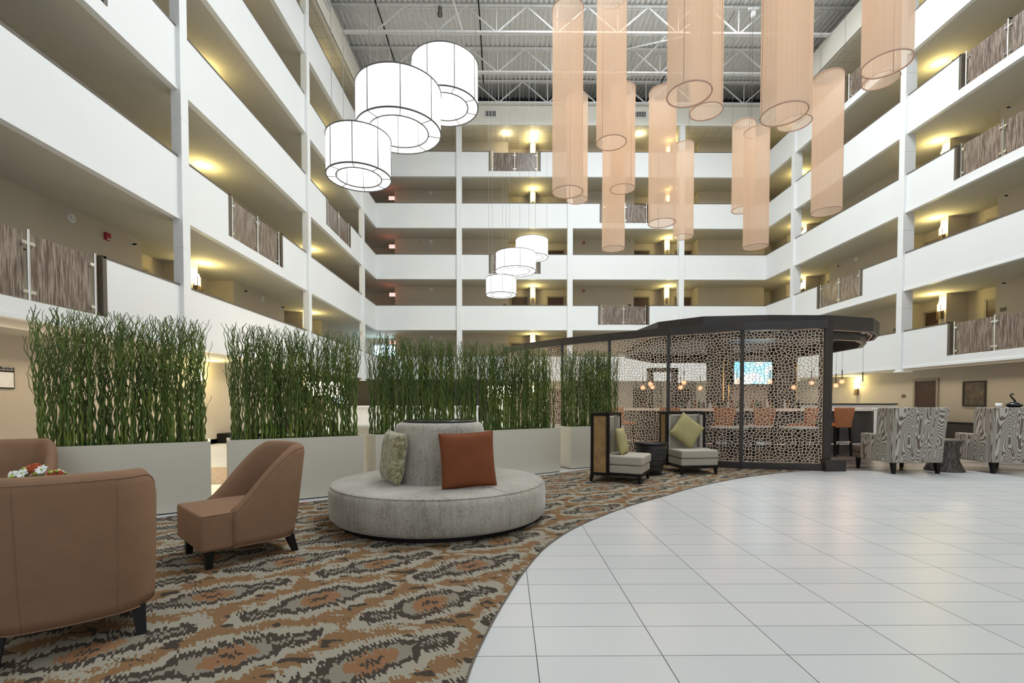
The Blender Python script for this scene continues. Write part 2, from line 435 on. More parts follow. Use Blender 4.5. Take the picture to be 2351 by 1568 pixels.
# floors
struct(obj('floor', MB().box(-10, 17, -6, 29.4, -.2, 0), M['tile']))
cp = [(-6.9, -.6), (-.1, -.6), (-.2, .6), (-.2, 1.5), (-.178, 2.071), (-.121, 2.448), (-.018, 2.913), (.142, 3.506), (.37, 4.126), (.753, 4.793), (1.416, 5.618),
      (2.021, 6.218), (2.771, 6.96), (3.801, 7.765), (4.985, 8.447), (5.55, 8.62)]
# smooth the curved edge
def catmull(P, n=6):
    out = []
    for i in range(len(P)-1):
        p0 = P[max(i-1, 0)]; p1 = P[i]; p2 = P[i+1]; p3 = P[min(i+2, len(P)-1)]
        for k in range(n):
            t = k/n
            out.append(tuple(.5*((2*p1[d])+(-p0[d]+p2[d])*t+(2*p0[d]-5*p1[d]+4*p2[d]-p3[d])*t*t+(-p0[d]+3*p1[d]-3*p2[d]+p3[d])*t**3) for d in range(len(P[0]))))
    return out+[P[-1]]
edge = catmull(cp[1:], 6)
poly = [cp[0]]+edge+[(4.9, 8.95), (4.3, 9.0), (3.2, 9.6), (1.62, 8.98), (.76, 8.20), (-1.9, 6.28), (-3.3, 5.38), (-4.6, 4.55), (-6.9, 3.1)]
struct(obj('floor', MB().prism(poly, .0, .006), M['carpet']), 'patterned carpet floor')
struct(obj('trim_1', MB().tube([(x, y, .006) for x, y in edge], .006, 4), M['cap']), 'dark metal edge strip along carpet')
struct(obj('floor', MB().prism([(5.2, 8.62), (15.8, 8.42), (15.8, 18), (2.4, 18), (1.0, 12.5), (1.4, 11.3), (2.3, 10.4), (3.3, 9.7), (4.4, 9.0)], .0, .005), M['wood']), 'dark plank floor around the bar')
struct(obj('floor', MB().prism([(-7.6, 6.6), (-4.2, 7.3), (-3.5, 8.6), (-5.2, 9.2), (-8.8, 9.0)], .0, .005), plain('brown_timber_floor', (.36, .20, .11), .5, var=.35, nscale=12)), 'brown plank floor behind planters')

# corridor walls with door alcoves, full height
def seg_wall(name, axis, c, thick, y0, y1, alc, depth, piers):
    """axis 'x': wall in plane x=c; sign of thick = direction away from atrium"""
    mb = MB(); s = 1 if thick > 0 else -1
    def bx(a0, a1, d0, d1):
        lo, hi = sorted((c+s*d0, c+s*d1))
        if axis == 'x': mb.box(lo, hi, a0, a1, 0, 17.2)
        else: mb.box(a0, a1, lo, hi, 0, 17.2)
    p = y0
    for a, b in alc:
        bx(p, a, 0, depth+.15); bx(a, b, depth, depth+.15); p = b
    bx(p, y1, 0, depth+.15)
    for a in piers: bx(a-.15, a+.15, 0, depth)
    return struct(obj(name, mb, M['corridor']))
PL, PB_, PR = [6.5, 13.8, 21.0], [-7.9+.2, 1.50, 9.25], [10.1, 17.4, 25.7]
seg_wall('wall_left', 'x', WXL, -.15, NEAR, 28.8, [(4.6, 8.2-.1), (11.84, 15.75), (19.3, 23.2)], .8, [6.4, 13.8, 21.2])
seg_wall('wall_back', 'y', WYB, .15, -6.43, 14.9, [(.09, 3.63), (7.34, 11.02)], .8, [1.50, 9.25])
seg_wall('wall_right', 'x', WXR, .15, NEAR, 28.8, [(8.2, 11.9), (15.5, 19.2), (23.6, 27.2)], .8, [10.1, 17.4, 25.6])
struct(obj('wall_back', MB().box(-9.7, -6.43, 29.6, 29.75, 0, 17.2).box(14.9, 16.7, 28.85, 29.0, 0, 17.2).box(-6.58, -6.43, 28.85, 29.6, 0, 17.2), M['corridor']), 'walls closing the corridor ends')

struct(obj('wall_right', MB().box(WXR-.02, WXR+.02, NEAR, 28.8, 0, 2.5), M['corridor']), 'flat ground floor wall on the right')
struct(obj('wall_left', MB().box(WXL-.02, WXL+.02, NEAR, 19.3, 0, 2.5), M['corridor']), 'flat ground floor wall on the left')
# warm cove lighting along the ground floor ceilings
area('cove_light_right', (15.2, 13, 2.36), (0, math.radians(28), 0), .25, 24, 100, (1, .84, .60))
area('cove_light_left', (-8.2, 9, 2.36), (0, math.radians(-28), 0), .25, 20, 130, (1, .84, .62))
# galleries: slab + parapet + cap, with gaps for the railings
GAPS = {('L', 1): [(5.95, 8.52)], ('L', 3): [(5.95, 8.66)], ('L', 2): [(12.45, 15.25)], ('L', 5): [(12.45, 15.18)], ('L', 4): [(19.13, 21.9)], 
        ('B', 2): [(5.03, 7.68)], ('B', 3): [(-.90, 1.76)], ('B', 4): [(5.09, 7.69)], ('B', 5): [(-.90, 1.76)],
        ('R', 1): [(12.45, 15.22)], ('R', 3): [(12.35, 15.12)], ('R', 4): [(12.3, 15.03)], ('R', 2): [(19.1, 21.75)], ('R', 5): [(17.5, 20.15)]}
GAPS[('L', 3)].append((19.13, 21.9))
tn = 2
def gallery(side, k):
    global tn
    z0 = B[k]; mb = MB()
    def bx(a0, a1, d0, d1, za, zb, mi=0):   # d = distance back from atrium face
        if side == 'L': mb.box(XL-d1, XL-d0, a0, a1, za, zb, mi)
        elif side == 'R': mb.box(XR+d0, XR+d1, a0, a1, za, zb, mi)
        else: mb.box(a0, a1, YB+d0, YB+d1, za, zb, mi)
    lo, hi = {'L': (NEAR, YB), 'R': (NEAR, YB), 'B': (XL, XR)}[side]
    far = 2.6 if side != 'B' else 2.5
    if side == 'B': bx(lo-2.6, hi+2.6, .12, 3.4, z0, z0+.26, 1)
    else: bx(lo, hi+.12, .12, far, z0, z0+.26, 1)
    bx(lo, hi, 0, .12, z0, z0+.30)                      # slab edge
    bx(lo, hi, -.025, 0, z0, z0+.06); bx(lo, hi, -.012, 0, z0+.06, z0+.085)
    p = lo
    gs = GAPS.get((side, k), [])
    for a, b in gs+[(hi, hi)]:
        if a > p: 
            bx(p, a, 0, .12, z0+.30, z0+1.32)
            bx(p-.0, a, -.012, .135, z0+1.32, z0+1.355, 2)
        if a < hi:
            bx(a-.07, a+.015, -.012, .135, z0+.302, z0+1.36, 2)
            bx(b-.015, b+.07, -.012, .135, z0+.302, z0+1.36, 2)
        p = b
    o = struct(obj('trim_%d' % tn, mb, [M['parapet'], M['soffit'], M['cap']]), 'white gallery parapet and slab'); tn += 1
for k in range(1, 6):
    for s in 'LBR': gallery(s, k)
# roof fascia and upper corridor ceiling
mb = MB()
z = B[6]
mb.box(XL-.15, XL, NEAR, YB, z, 17.25).box(XR, XR+.15, NEAR, YB, z, 17.25).box(XL, XR, YB, YB+.15, z, 17.25)
mb.box(XL-.25, XL-.15, NEAR, YB+.2, 16.9, 17.25).box(XL-.02, XL+.02, NEAR, YB, z, z+.12).box(XR-.02, XR+.02, NEAR, YB, z, z+.12).box(XL, XR, YB-.02, YB+.02, z, z+.12)
struct(obj('trim_%d' % tn, mb, M['cream']), 'wide cream band below the roof'); tn += 1
mb = MB().box(-9.8, XL-.15, NEAR, 29.7, z+.02, z+.12).box(XR+.15, 16.8, NEAR, 29.0, z+.02, z+.12).box(XL-.15, XR+.15, YB+.15, 29.7, z+.02, z+.12)
struct(obj('ceiling', mb, M['ceiltile']), 'tiled ceiling over the top gallery')
# corrugated roof deck
mb = MB(); x = -9.0; zb = 18.42
def deck(x0, x1, y0, y1):
    x = x0; v = []; prof = []
    while x < x1:
        prof += [(x, zb), (x+.09, zb), (x+.12, zb+.075), (x+.20, zb+.075)]; x += .23
    prof.append((x1, zb))
    n = len(prof); v = [(a, y0, c) for a, c in prof]+[(a, y1, c) for a, c in prof]
    mb.add(v, [(i, i+n, i+n+1, i+1) for i in range(n-1)])
deck(-9.0, 1.2, NEAR, 30); deck(1.2, 10.0, 20.6, 30); deck(10.0, 16.5, NEAR, 30); deck(1.2, 10.0, NEAR, 5.2)
mb.box(-9.2, 16.6, 30, 30.1, 17.2, 18.6)
struct(obj('ceiling', mb, M['deck']), 'corrugated metal roof deck')
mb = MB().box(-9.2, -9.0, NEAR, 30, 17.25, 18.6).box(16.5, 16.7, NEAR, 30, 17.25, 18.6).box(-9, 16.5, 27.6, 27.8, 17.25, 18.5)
struct(obj('ceiling', mb, M['void']), 'dark space behind the roof edge')  # solid boxes, the dark of the space above the fascia put into their colour
mb = MB()
for yy in (5.2, 20.6): mb.box(1.1, 10.1, yy-.05, yy+.05, 18.35, 18.75)
for xx in (1.2, 10.0): mb.box(xx-.05, xx+.05, 5.2, 20.6, 18.35, 18.75)
sk = struct(obj('window_1', mb, M['steel']), 'skylight curb in the roof')
g = MB()
for i in range(6): g.bar((1.2+i*1.76, 5.2, 18.5), (1.2+i*1.76, 20.6, 18.5), .06, .06)
obj('mullion', g, M['steel'], sk)

# columns (on the atrium face of the galleries)
def column(x0, x1, y0, y1, zt=16.2, zb_=2.36):
    global tn
    mb = MB().box(x0, x1, y0, y1, zb_, zt).box(x0-.03, x1+.03, y0-.03, y1+.03, zb_-.04, zb_)
    for k in range(2, 6): mb.box(x0-.004, x1+.004, y0-.004, y1+.004, B[k]-.6, B[k]-.59)
    struct(obj('trim_%d' % tn, mb, M['parapet']), 'square column on the gallery edge'); tn += 1
for y in (3.85, 10.50, 17.10, 23.60): column(XL-.12, XL+.09, y, y+.24)
for y in (3.9, 10.5, 17.0, 23.55): column(XR-.09, XR+.30, y, y+.24)
for x in (-2.70, 3.28, 9.31): column(x, x+.28, YB-.09, YB+.25)

# roof joists
def joist(y, label):
    t = thing('roof_joist', label, 'joist', (0, y, 0), 0, 'open web steel joists under the roof')
    zt, zl = 18.33, 17.22
    obj('top_chord', MB().bar((-8.9, -.05, zt), (16.4, -.05, zt), .07, .09).bar((-8.9, .05, zt), (16.4, .05, zt), .07, .09), M['steel'], t)
    obj('bottom_chord', MB().bar((-7.0, -.05, zl), (14.0, -.05, zl), .07, .07).bar((-7.0, .05, zl), (14.0, .05, zl), .07, .07), M['steel'], t)
    w = MB(); n = 8; dx = 21.0/n
    for i in range(n):
        a = -7.0+i*dx
        w.bar((a, 0, zt), (a+dx/2, 0, zl), .05); w.bar((a+dx/2, 0, zl), (a+dx, 0, zt), .05); w.bar((a+dx/2, 0, zl), (a+dx/2, 0, zt), .035)
    w.bar((-8.3, 0, zt), (-7.0, 0, zl), .05); w.bar((15.3, 0, zt), (14.0, 0, zl), .05)
    obj('web', w, M['steel'], t)
joist(26.05, 'white steel joist furthest back, above the back wall fascia')
joist(23.7, 'middle of the three white steel joists in view')
joist(21.2, 'nearest white steel joist in view, at top of the photo')
joist(18.5, 'white steel joist at the skylight edge')
t = thing('roof_brace', 'diagonal white steel bracing between joists beside the skylight', 'brace')
obj('rod', MB().bar((5.2, 26, 17.3), (9.0, 18.5, 18.2), .06), M['steel'], t)
obj('rod', MB().bar((-1.9, 21.2, 17.25), (-2.6, 18.5, 18.3), .06), M['steel'], t)
obj('rod', MB().bar((8.6, 21.2, 17.3), (5.0, 23.7, 18.2), .05), M['steel'], t)
for x, lb in ((-5.55, 'thin dark pipe run under the roof deck above the drum lamps'), (-1.2, 'thin dark pipe run under the roof deck at centre of roof'), (8.2, 'thin dark pipe run under roof deck behind the peach shades')):
    tag(obj('ceiling_pipe', MB().tube([(x, 18.6, 18.15), (x+.02, 22, 18.15), (x-.03, 25.9, 18.15)], .03, 8), M['black']), lb, 'pipe', 'dark pipes under roof')

# ------------------------------------------------------------------ gallery railings
def railing(side, k, a, b, label, posts=3):
    L = b-a; z0 = B[k]+.30
    if side == 'L': loc, rz = (XL-.06, a, z0), PI/2
    elif side == 'R': loc, rz = (XR+.06, b, z0), -PI/2
    else: loc, rz = (a, YB+.06, z0), 0
    t = thing('railing', label, 'railing', loc, rz, 'twig pattern gallery railings')
    h = 1.02; n = posts-1; m = (L-.26)/n; x0 = .13
    for i in range(n):
        p = MB().box(x0+i*m+.05, x0+(i+1)*m-.05, -.008, .008, .03, h-.02)
        obj('panel', p, M['twig'], t)
    for i in range(posts):
        x = x0+i*m
        po = obj('post', MB().cyl(.021, 0, h+.03, 12, x, -.035), M['chrome'], t)
        for zz in (.13, h-.17):
            obj('clamp', MB().box(x-(.10 if i > 0 else .01), x+(.10 if i < n else .01), -.045, .012, zz-.025, zz+.025), M['chrome'], po)
    obj('handrail', MB().tube([(x0, .06, h-.25), (L-x0, .06, h-.25)], .018, 8), M['chrome'], t)
lev = {1: 'first', 2: 'second', 3: 'third', 4: 'fourth', 5: 'fifth and top'}
sd = {'L': 'left', 'B': 'back', 'R': 'right'}
for (s, k), gs in sorted(GAPS.items()):
    for n_, (a, b) in enumerate(gs):
        extra = ''
        if len(gs) == 2: extra = ', nearer of two' if n_ == 0 else ', farther of two'
        railing(s, k, a, b, 'twig pattern railing panels on %s gallery level, %s wall%s' % (lev[k], sd[s], extra))

# ------------------------------------------------------------------ doors, sconces, wall devices
dn = 1
def door(side, a, k, w=.95, alcove=True, h=2.06, label=None):
    global dn
    z0 = (B[k]+.26) if k else 0
    d = .8 if alcove else -.022
    t = bpy.data.objects.new('door_%d' % dn, None); COL.objects.link(t); dn += 1
    if side == 'L': t.location = (WXL-d, a, z0); t.rotation_euler = (0, 0, PI/2)
    elif side == 'R': t.location = (WXR+d, a+w, z0); t.rotation_euler = (0, 0, -PI/2)
    else: t.location = (a, WYB+d, z0)
    t['kind'] = 'structure'
    obj('leaf', DLEAF, None, t); obj('door_frame', DFRAME, None, t); obj('door_handle', DHAND, None, t)
w = .95
DLEAF = MB().box(.02, w-.02, -.03, .0, 0, 2.05).mesh('leaf', M['door'])
DFRAME = MB().box(-.06, .02, -.05, .0, 0, 2.12).box(w-.02, w+.06, -.05, .0, 0, 2.12).box(-.06, w+.06, -.05, .0, 2.05, 2.12).mesh('frame', M['frame'])
DHAND = MB().box(.10, .14, -.06, -.03, .98, 1.12).box(.10, .22, -.085, -.065, 1.04, 1.06).mesh('handle', M['chrome'])
for k in range(0, 6):
    for a in (.27, 2.42, 7.5, 10.0):
        door('B', a, k)
for k in range(1, 6):
    for a in (12.1, 14.4, 19.5, 22.0): door('L', a, k)
for k in range(0, 6):
    for a in (15.62, 18.05):
        if k: door('R', a, k, alcove=True)
door('R', 17.5, 0, alcove=False)
door('R', 23.9, 1); door('R', 26.1, 1)
for k in range(2, 5): door('R', 23.9, k)

SC_BR = MB().box(-.055, .055, -.11, -.0, -.40, -.12).box(-.04, .04, -.09, 0, -.12, -.06)
SC_SH = MB().box(-.075, -.060, -.14, -.12, -.42, .12).box(.060, .075, -.14, -.12, -.42, .12)
SCM = (SC_BR.mesh('bracket', M['cap']), SC_SH.mesh('rod', M['gold']), MB().lathe([(.02, -.12), (.062, -.11), (.068, .12), (.05, .2), (.0, .2)], 16, 0, -.075).mesh('shade', M['sconce']))
sconce0 = None
def sconce(side, a, k, power=20, plane=None):
    z0 = (B[k]+.26 if k else 0)+1.98; e_ = 0 if k else .022
    pos = {'L': (WXL+e_, a, z0), 'R': (WXR-e_, a, z0), 'B': (a, WYB, z0)}[side]
    rz = {'L': PI/2, 'R': -PI/2, 'B': 0}[side]
    where = 'on the ground floor' if k == 0 else 'on the %s gallery level' % lev[k]
    order = {('L', 13.8): 'nearer sconce', ('L', 21.2): 'farther sconce', ('B', 1.5): 'left hand sconce', ('B', 9.25): 'right hand sconce', ('R', 17.4): 'nearer sconce', ('R', 25.6): 'farther sconce', ('R', 21.5): 'farther sconce', ('L', 27.0): 'corner sconce'}[(side, a)]
    t = thing('wall_sconce', 'glowing %s %s, %s wall' % (order, where, sd[side]), 'wall lamp', pos, rz, 'yellow glowing wall sconces')
    obj('bracket', SCM[0], None, t); obj('rod', SCM[1], None, t); obj('lamp_shade', SCM[2], None, t)
    d = .30; dx = {'L': d, 'R': -d, 'B': 0}[side]; dy = -d if side == 'B' else 0
    point('sconce_light', (pos[0]+dx, pos[1]+dy, z0+.22), power)
for k in range(1, 6):
    for a in (13.8, 21.2): sconce('L', a, k)
    for a in (1.5, 9.25): sconce('B', a, k)
    for a in (17.4, 25.6): sconce('R', a, k)
sconce('R', 21.5, 0, 22); sconce('L', 13.8, 0, 30); sconce('L', 21.2, 0, 25); sconce('B', 1.5, 0, 20)

# exit signs in the back left corner
for k in (0, 1, 2, 3, 4):
    t = thing('exit_sign', 'lit red exit sign at left end of back wall, %s' % ('ground floor' if k == 0 else lev[k]+' gallery level'), 'sign', (-6.58 if k else -6.2, 27.86 if k else 27.878, (B[k]+2.28) if k else 1.95), 0, 'red exit signs')
    obj('face', MB().box(-.16, .16, -.02, .02, -.10, .10), M['exitbg'], t)
    obj('lettering', text_mesh('EXIT', .17), M['exit'], t, (0, -.024, 0), (PI/2, 0, 0))
    if k: point('exit_glow', (-6.7, 27.5, B[k]+2.3), 1.2, (1, .12, .05))
# small wall devices
def device(side, a, k, zoff, kind):
    z0 = (B[k]+.26 if k else 0)+zoff; e_ = 0 if k else .022
    pos = {'L': (WXL+e_, a, z0), 'R': (WXR-e_, a, z0), 'B': (a, WYB, z0)}[side]
    rz = {'L': PI/2, 'R': -PI/2, 'B': 0}[side]
    place = '%s wall, %s' % (sd[side], 'ground floor' if k == 0 else lev[k]+' gallery level')
    key = (side, k, kind); cnt[key] = cnt.get(key, 0)+1; o_ = ['left', 'centre', 'right'][min(cnt[key]-1, 2)]
    if kind == 'plaque':
        t = thing('room_plaque', 'small dark room number plaque, %s, %s' % (o_, place), 'sign', pos, rz, 'room number plaques')
        obj('plate', MB().box(-.09, .09, -.012, 0, -.06, .06), M['cap'], t); return
    if kind == 'alarm':
        t = thing('fire_alarm', 'small red fire alarm box, %s' % place, 'alarm', pos, rz)
        obj('housing', MB().box(-.06, .06, -.06, 0, -.08, .08), M['red'], t); obj('strobe', MB().box(-.05, .05, -.075, -.06, -.075, -.045), M['grey'], t); return
    if kind == 'sprinkler':
        t = thing('sprinkler_head', 'small wall sprinkler head, %s, %s' % (o_, place), 'sprinkler', pos, rz, 'wall sprinkler heads')
        i = MB().cyl(.055, 0, .01, 16); i.xform(Matrix.Rotation(PI/2, 4, 'X')); obj('escutcheon', i, M['grey'], t)
        i = MB().cyl(.022, 0, .09, 10); i.xform(Matrix.Rotation(PI/2, 4, 'X')); obj('nozzle', i, M['black'], t); return
    t = thing('ceiling_speaker', 'small round white wall speaker, %s' % place, 'speaker', pos, rz, 'round wall speakers')
    i = MB().cyl(.085, 0, .02, 20); i.xform(Matrix.Rotation(PI/2, 4, 'X')); obj('rim', i, M['parapet'], t)
    i = MB().cyl(.05, .02, .05, 16); i.xform(Matrix.Rotation(PI/2, 4, 'X')); obj('cone', i, M['grey'], t)
cnt = {}
for k in range(1, 5):
    for a in (-4.9, -.25, 7.05): device('B', a, k, 2.33, 'sprinkler')
    device('B', -4.35, k, 2.33, 'speaker'); device('B', 4.43, k, 2.25, 'alarm')
for k in range(1, 4): device('B', -.12, k, 1.45, 'plaque'); device('B', 7.1, k, 1.45, 'plaque')
device('L', 9.95, 1, 2.28, 'speaker'); device('L', 10.8, 1, 2.2, 'alarm'); device('L', 11.55, 1, 2.28, 'sprinkler')
device('L', 16.4, 1, 2.3, 'sprinkler'); device('L', 19.1, 1, 2.3, 'sprinkler'); device('L', 17.6, 1, 2.3, 'speaker')
for k in (1, 2, 3, 4): device('R', 15.2, k, 2.32, 'sprinkler')
device('R', 15.25, 1, 1.5, 'plaque'); device('R', 19.5, 1, 1.5, 'plaque'); device('R', 19.0, 0, 1.5, 'plaque'); device('R', 14.4, 0, 2.3, 'sprinkler')
device('R', 22.9, 2, 2.3, 'sprinkler'); device('R', 21.8, 2, 2.3, 'speaker')

# vents on the fascia
def vent(loc, rz, label):
    t = thing('air_vent', label, 'vent', loc, rz, 'air vents on the roof fascia')
    obj('vent_frame', MB().box(-.33, .33, -.03, 0, -.19, -.15).box(-.33, .33, -.03, 0, .15, .19).box(-.33, -.28, -.03, 0, -.15, .15).box(.28, .33, -.03, 0, -.15, .15), M['steel'], t)
    f = MB().box(-.28, .28, -.004, 0, -.15, .15, 1)
    for i in range(6): f.box(-.24+i*.09, -.215+i*.09, -.025, -.004, -.15, .15, 0)
    obj('grille', f, [M['steel'], M['void']], t)
vent((-.86, YB-.02, 16.72), 0, 'left air vent on fascia of back wall')
vent((7.2, YB-.02, 16.72), 0, 'right air vent on fascia of back wall')
vent((XL+.02, 19.3, 16.95), PI/2, 'air vent on left fascia at top edge of photo')
# downlights over top gallery
for x, y, lb in ((-.02, 27.0, 'left bright recessed downlight over top gallery of back wall'), (1.52, 27.0, 'bright recessed downlight above sconce on top back gallery'), (7.35, 27.0, 'bright recessed downlight between peach shades, top gallery')):
    t = thing('downlight', lb, 'ceiling light', (x, y, B[6]+.02), 0, 'recessed downlights')
    obj('trim_ring', MB().lathe([(.07, -.02), (.11, -.02), (.11, 0), (.07, 0)], 20, closed=True), M['steel'], t)
    obj('lamp', MB().cyl(.07, -.03, 0, 16), M['down'], t)
    point('downlight_glow', (x, y, B[6]-.15), 12, (1, .85, .5))
# bright window in the left end of first gallery
wn = struct(obj('window_2', MB().box(-8.2, -6.6, 29.5, 29.6, B[1]+.35, B[1]+.42).box(-8.2, -6.6, 29.5, 29.6, B[1]+2.3, B[1]+2.4).box(-8.2, -8.1, 29.5, 29.6, B[1]+.4, B[1]+2.3).box(-6.7, -6.6, 29.5, 29.6, B[1]+.4, B[1]+2.3).box(-7.45, -7.35, 29.5, 29.6, B[1]+.4, B[1]+2.3), M['grey']))
obj('pane', MB().box(-8.1, -6.7, 29.54, 29.58, B[1]+.42, B[1]+2.3), M['skypane'], wn)
point('window_glow', (-7.4, 29.0, B[1]+1.6), 25, (.6, .85, 1), .3)

# baseboards
struct(obj('baseboard_left', MB().box(WXL, WXL+.02, NEAR, 27.9, 0, .14), M['cap']))
struct(obj('baseboard_right', MB().box(WXR-.02, WXR, NEAR, 28, 0, .16), M['cap']))

# wall sign left
t = thing('wall_sign', 'black framed board room sign on beige wall at left edge', 'sign', (WXL+.022, 8.44, 1.68), PI/2)
obj('backing', MB().box(-.28, .26, -.02, 0, -.20, .18), M['black'], t)
obj('map_sheet', MB().box(-.26, .24, -.026, -.02, -.18, .09), M['halfwall'], t)
obj('lettering', text_mesh('EXECUTIVE\nBOARD ROOM', .040, align='RIGHT'), M['grey'], t, (.24, -.024, .148), (PI/2, 0, 0))
# picture right
t = thing('framed_picture', 'dark brown framed picture on the beige right wall', 'picture', (WXR-.022, 16.1, 1.54), -PI/2)
obj('picture_frame', MB().box(-.40, .40, -.04, 0, .38, .43).box(-.40, .40, -.04, 0, -.43, -.38).box(-.40, -.35, -.04, 0, -.38, .38).box(.35, .40, -.04, 0, -.38, .38), M['darkwood'], t)
obj('picture_glass', MB().box(-.35, .35, -.02, 0, -.38, .38), M['picture'], t)

# ------------------------------------------------------------------ planters with curly willow
def planter(p0, p1, depth, label, name='planter', h=.785):
    p0 = Vector((*p0, 0)); p1 = Vector((*p1, 0)); d = p1-p0; L = d.length; rz = math.atan2(d.y, d.x)
    t = thing(name, label, 'planter', p0, rz, 'ivory planter boxes in a row')
    w = .025
    obj('box', MB().box(0, L, 0, w, .012, h).box(0, L, depth-w, depth, .012, h).box(0, w, w, depth-w, .012, h).box(L-w, L, w, depth-w, .012, h), M['planter'], t)
    obj('plinth', MB().box(.015, L-.015, .015, depth-.015, 0, .02), M['black'], t)
    obj('soil', MB().box(w, L-w, w, depth-w, .5, h-.10), M['soil'], t)
    return p0, rz, L
def willow(p0, rz, L, depth, n, label, seed, ztop):
    rnd = random.Random(seed); mb = MB()
    def wavy(x, y, z0, z1, lx, ly, r0, r1, amp, thin=5):
        m = max(8, int((z1-z0)/.032)); pts = []; ph = rnd.uniform(0, 6.28); ph2 = rnd.uniform(0, 6.28); wl = rnd.uniform(.12, .2)
        for i in range(m+1):
            t = i/m; z = z0+(z1-z0)*t
            a = amp*(.35+.9*t)
            px = x+lx*t+a*(math.sin(z*6.28/wl+ph)+.7*math.sin(z*6.28/(wl*2.7)+ph2))
            py = y+ly*t+a*(math.cos(z*6.28/wl*.93+ph2)+.6*math.sin(z*6.28/(wl*2.2)+ph))
            pts.append((px, py, z))
        mb.tube(pts, lambda t: r0+(r1-r0)*t, thin, caps=False); return pts
    for i in range(n):
        x = .05+(L-.1)*(i+rnd.random())/n; y = rnd.uniform(.07, depth-.07)
        zt = ztop-rnd.random()**2*.26
        lx = rnd.gauss(0, .05); ly = rnd.gauss(0, .04)
        r0 = rnd.uniform(.009, .0145)
        P = wavy(x, y, .66, zt, lx, ly, r0, .0035, rnd.uniform(.009, .0155))
        for b in range(rnd.choice((2, 3, 3, 4))):
            k = int(len(P)*rnd.uniform(.25, .85)); q = P[k]
            wavy(q[0], q[1], q[2], min(zt, q[2]+rnd.uniform(.25, .75)), rnd.uniform(-.13, .13), rnd.uniform(-.07, .07), .0052, .0022, .008, 4)
    o = obj('willow_branches', mb, M['willow'], None, tuple(p0), (0, 0, rz))
    tag(o, label, 'branches', 'green curly willow screens'); o['kind'] = 'stuff'
for (a, b, d, lb, wl, n, sd_, zt) in (
    ((-4.68, 4.70), (-3.38, 5.51), .52, 'leftmost ivory planter box, behind the tan chairs', 'green curly willow branches in the leftmost planter', 150, 3, 2.20),
    ((-3.27, 5.66), (-1.93, 6.49), .52, 'second ivory planter box from left, behind single tan chair', 'green curly willow branches in the second planter from left', 155, 4, 2.20),
    ((-1.81, 6.64), (.955, 8.52), .50, 'long ivory planter box behind the round grey sofa', 'long screen of green curly willow behind the round grey sofa', 330, 5, 2.22),
    ((1.19, 8.86), (2.32, 9.45), .52, 'rightmost ivory planter box, behind the boxy chair', 'green curly willow branches in the rightmost planter', 130, 6, 2.26)):
    p0, rz, L = planter(a, b, d, lb); willow(p0, rz, L, d, n, wl, sd_, zt)

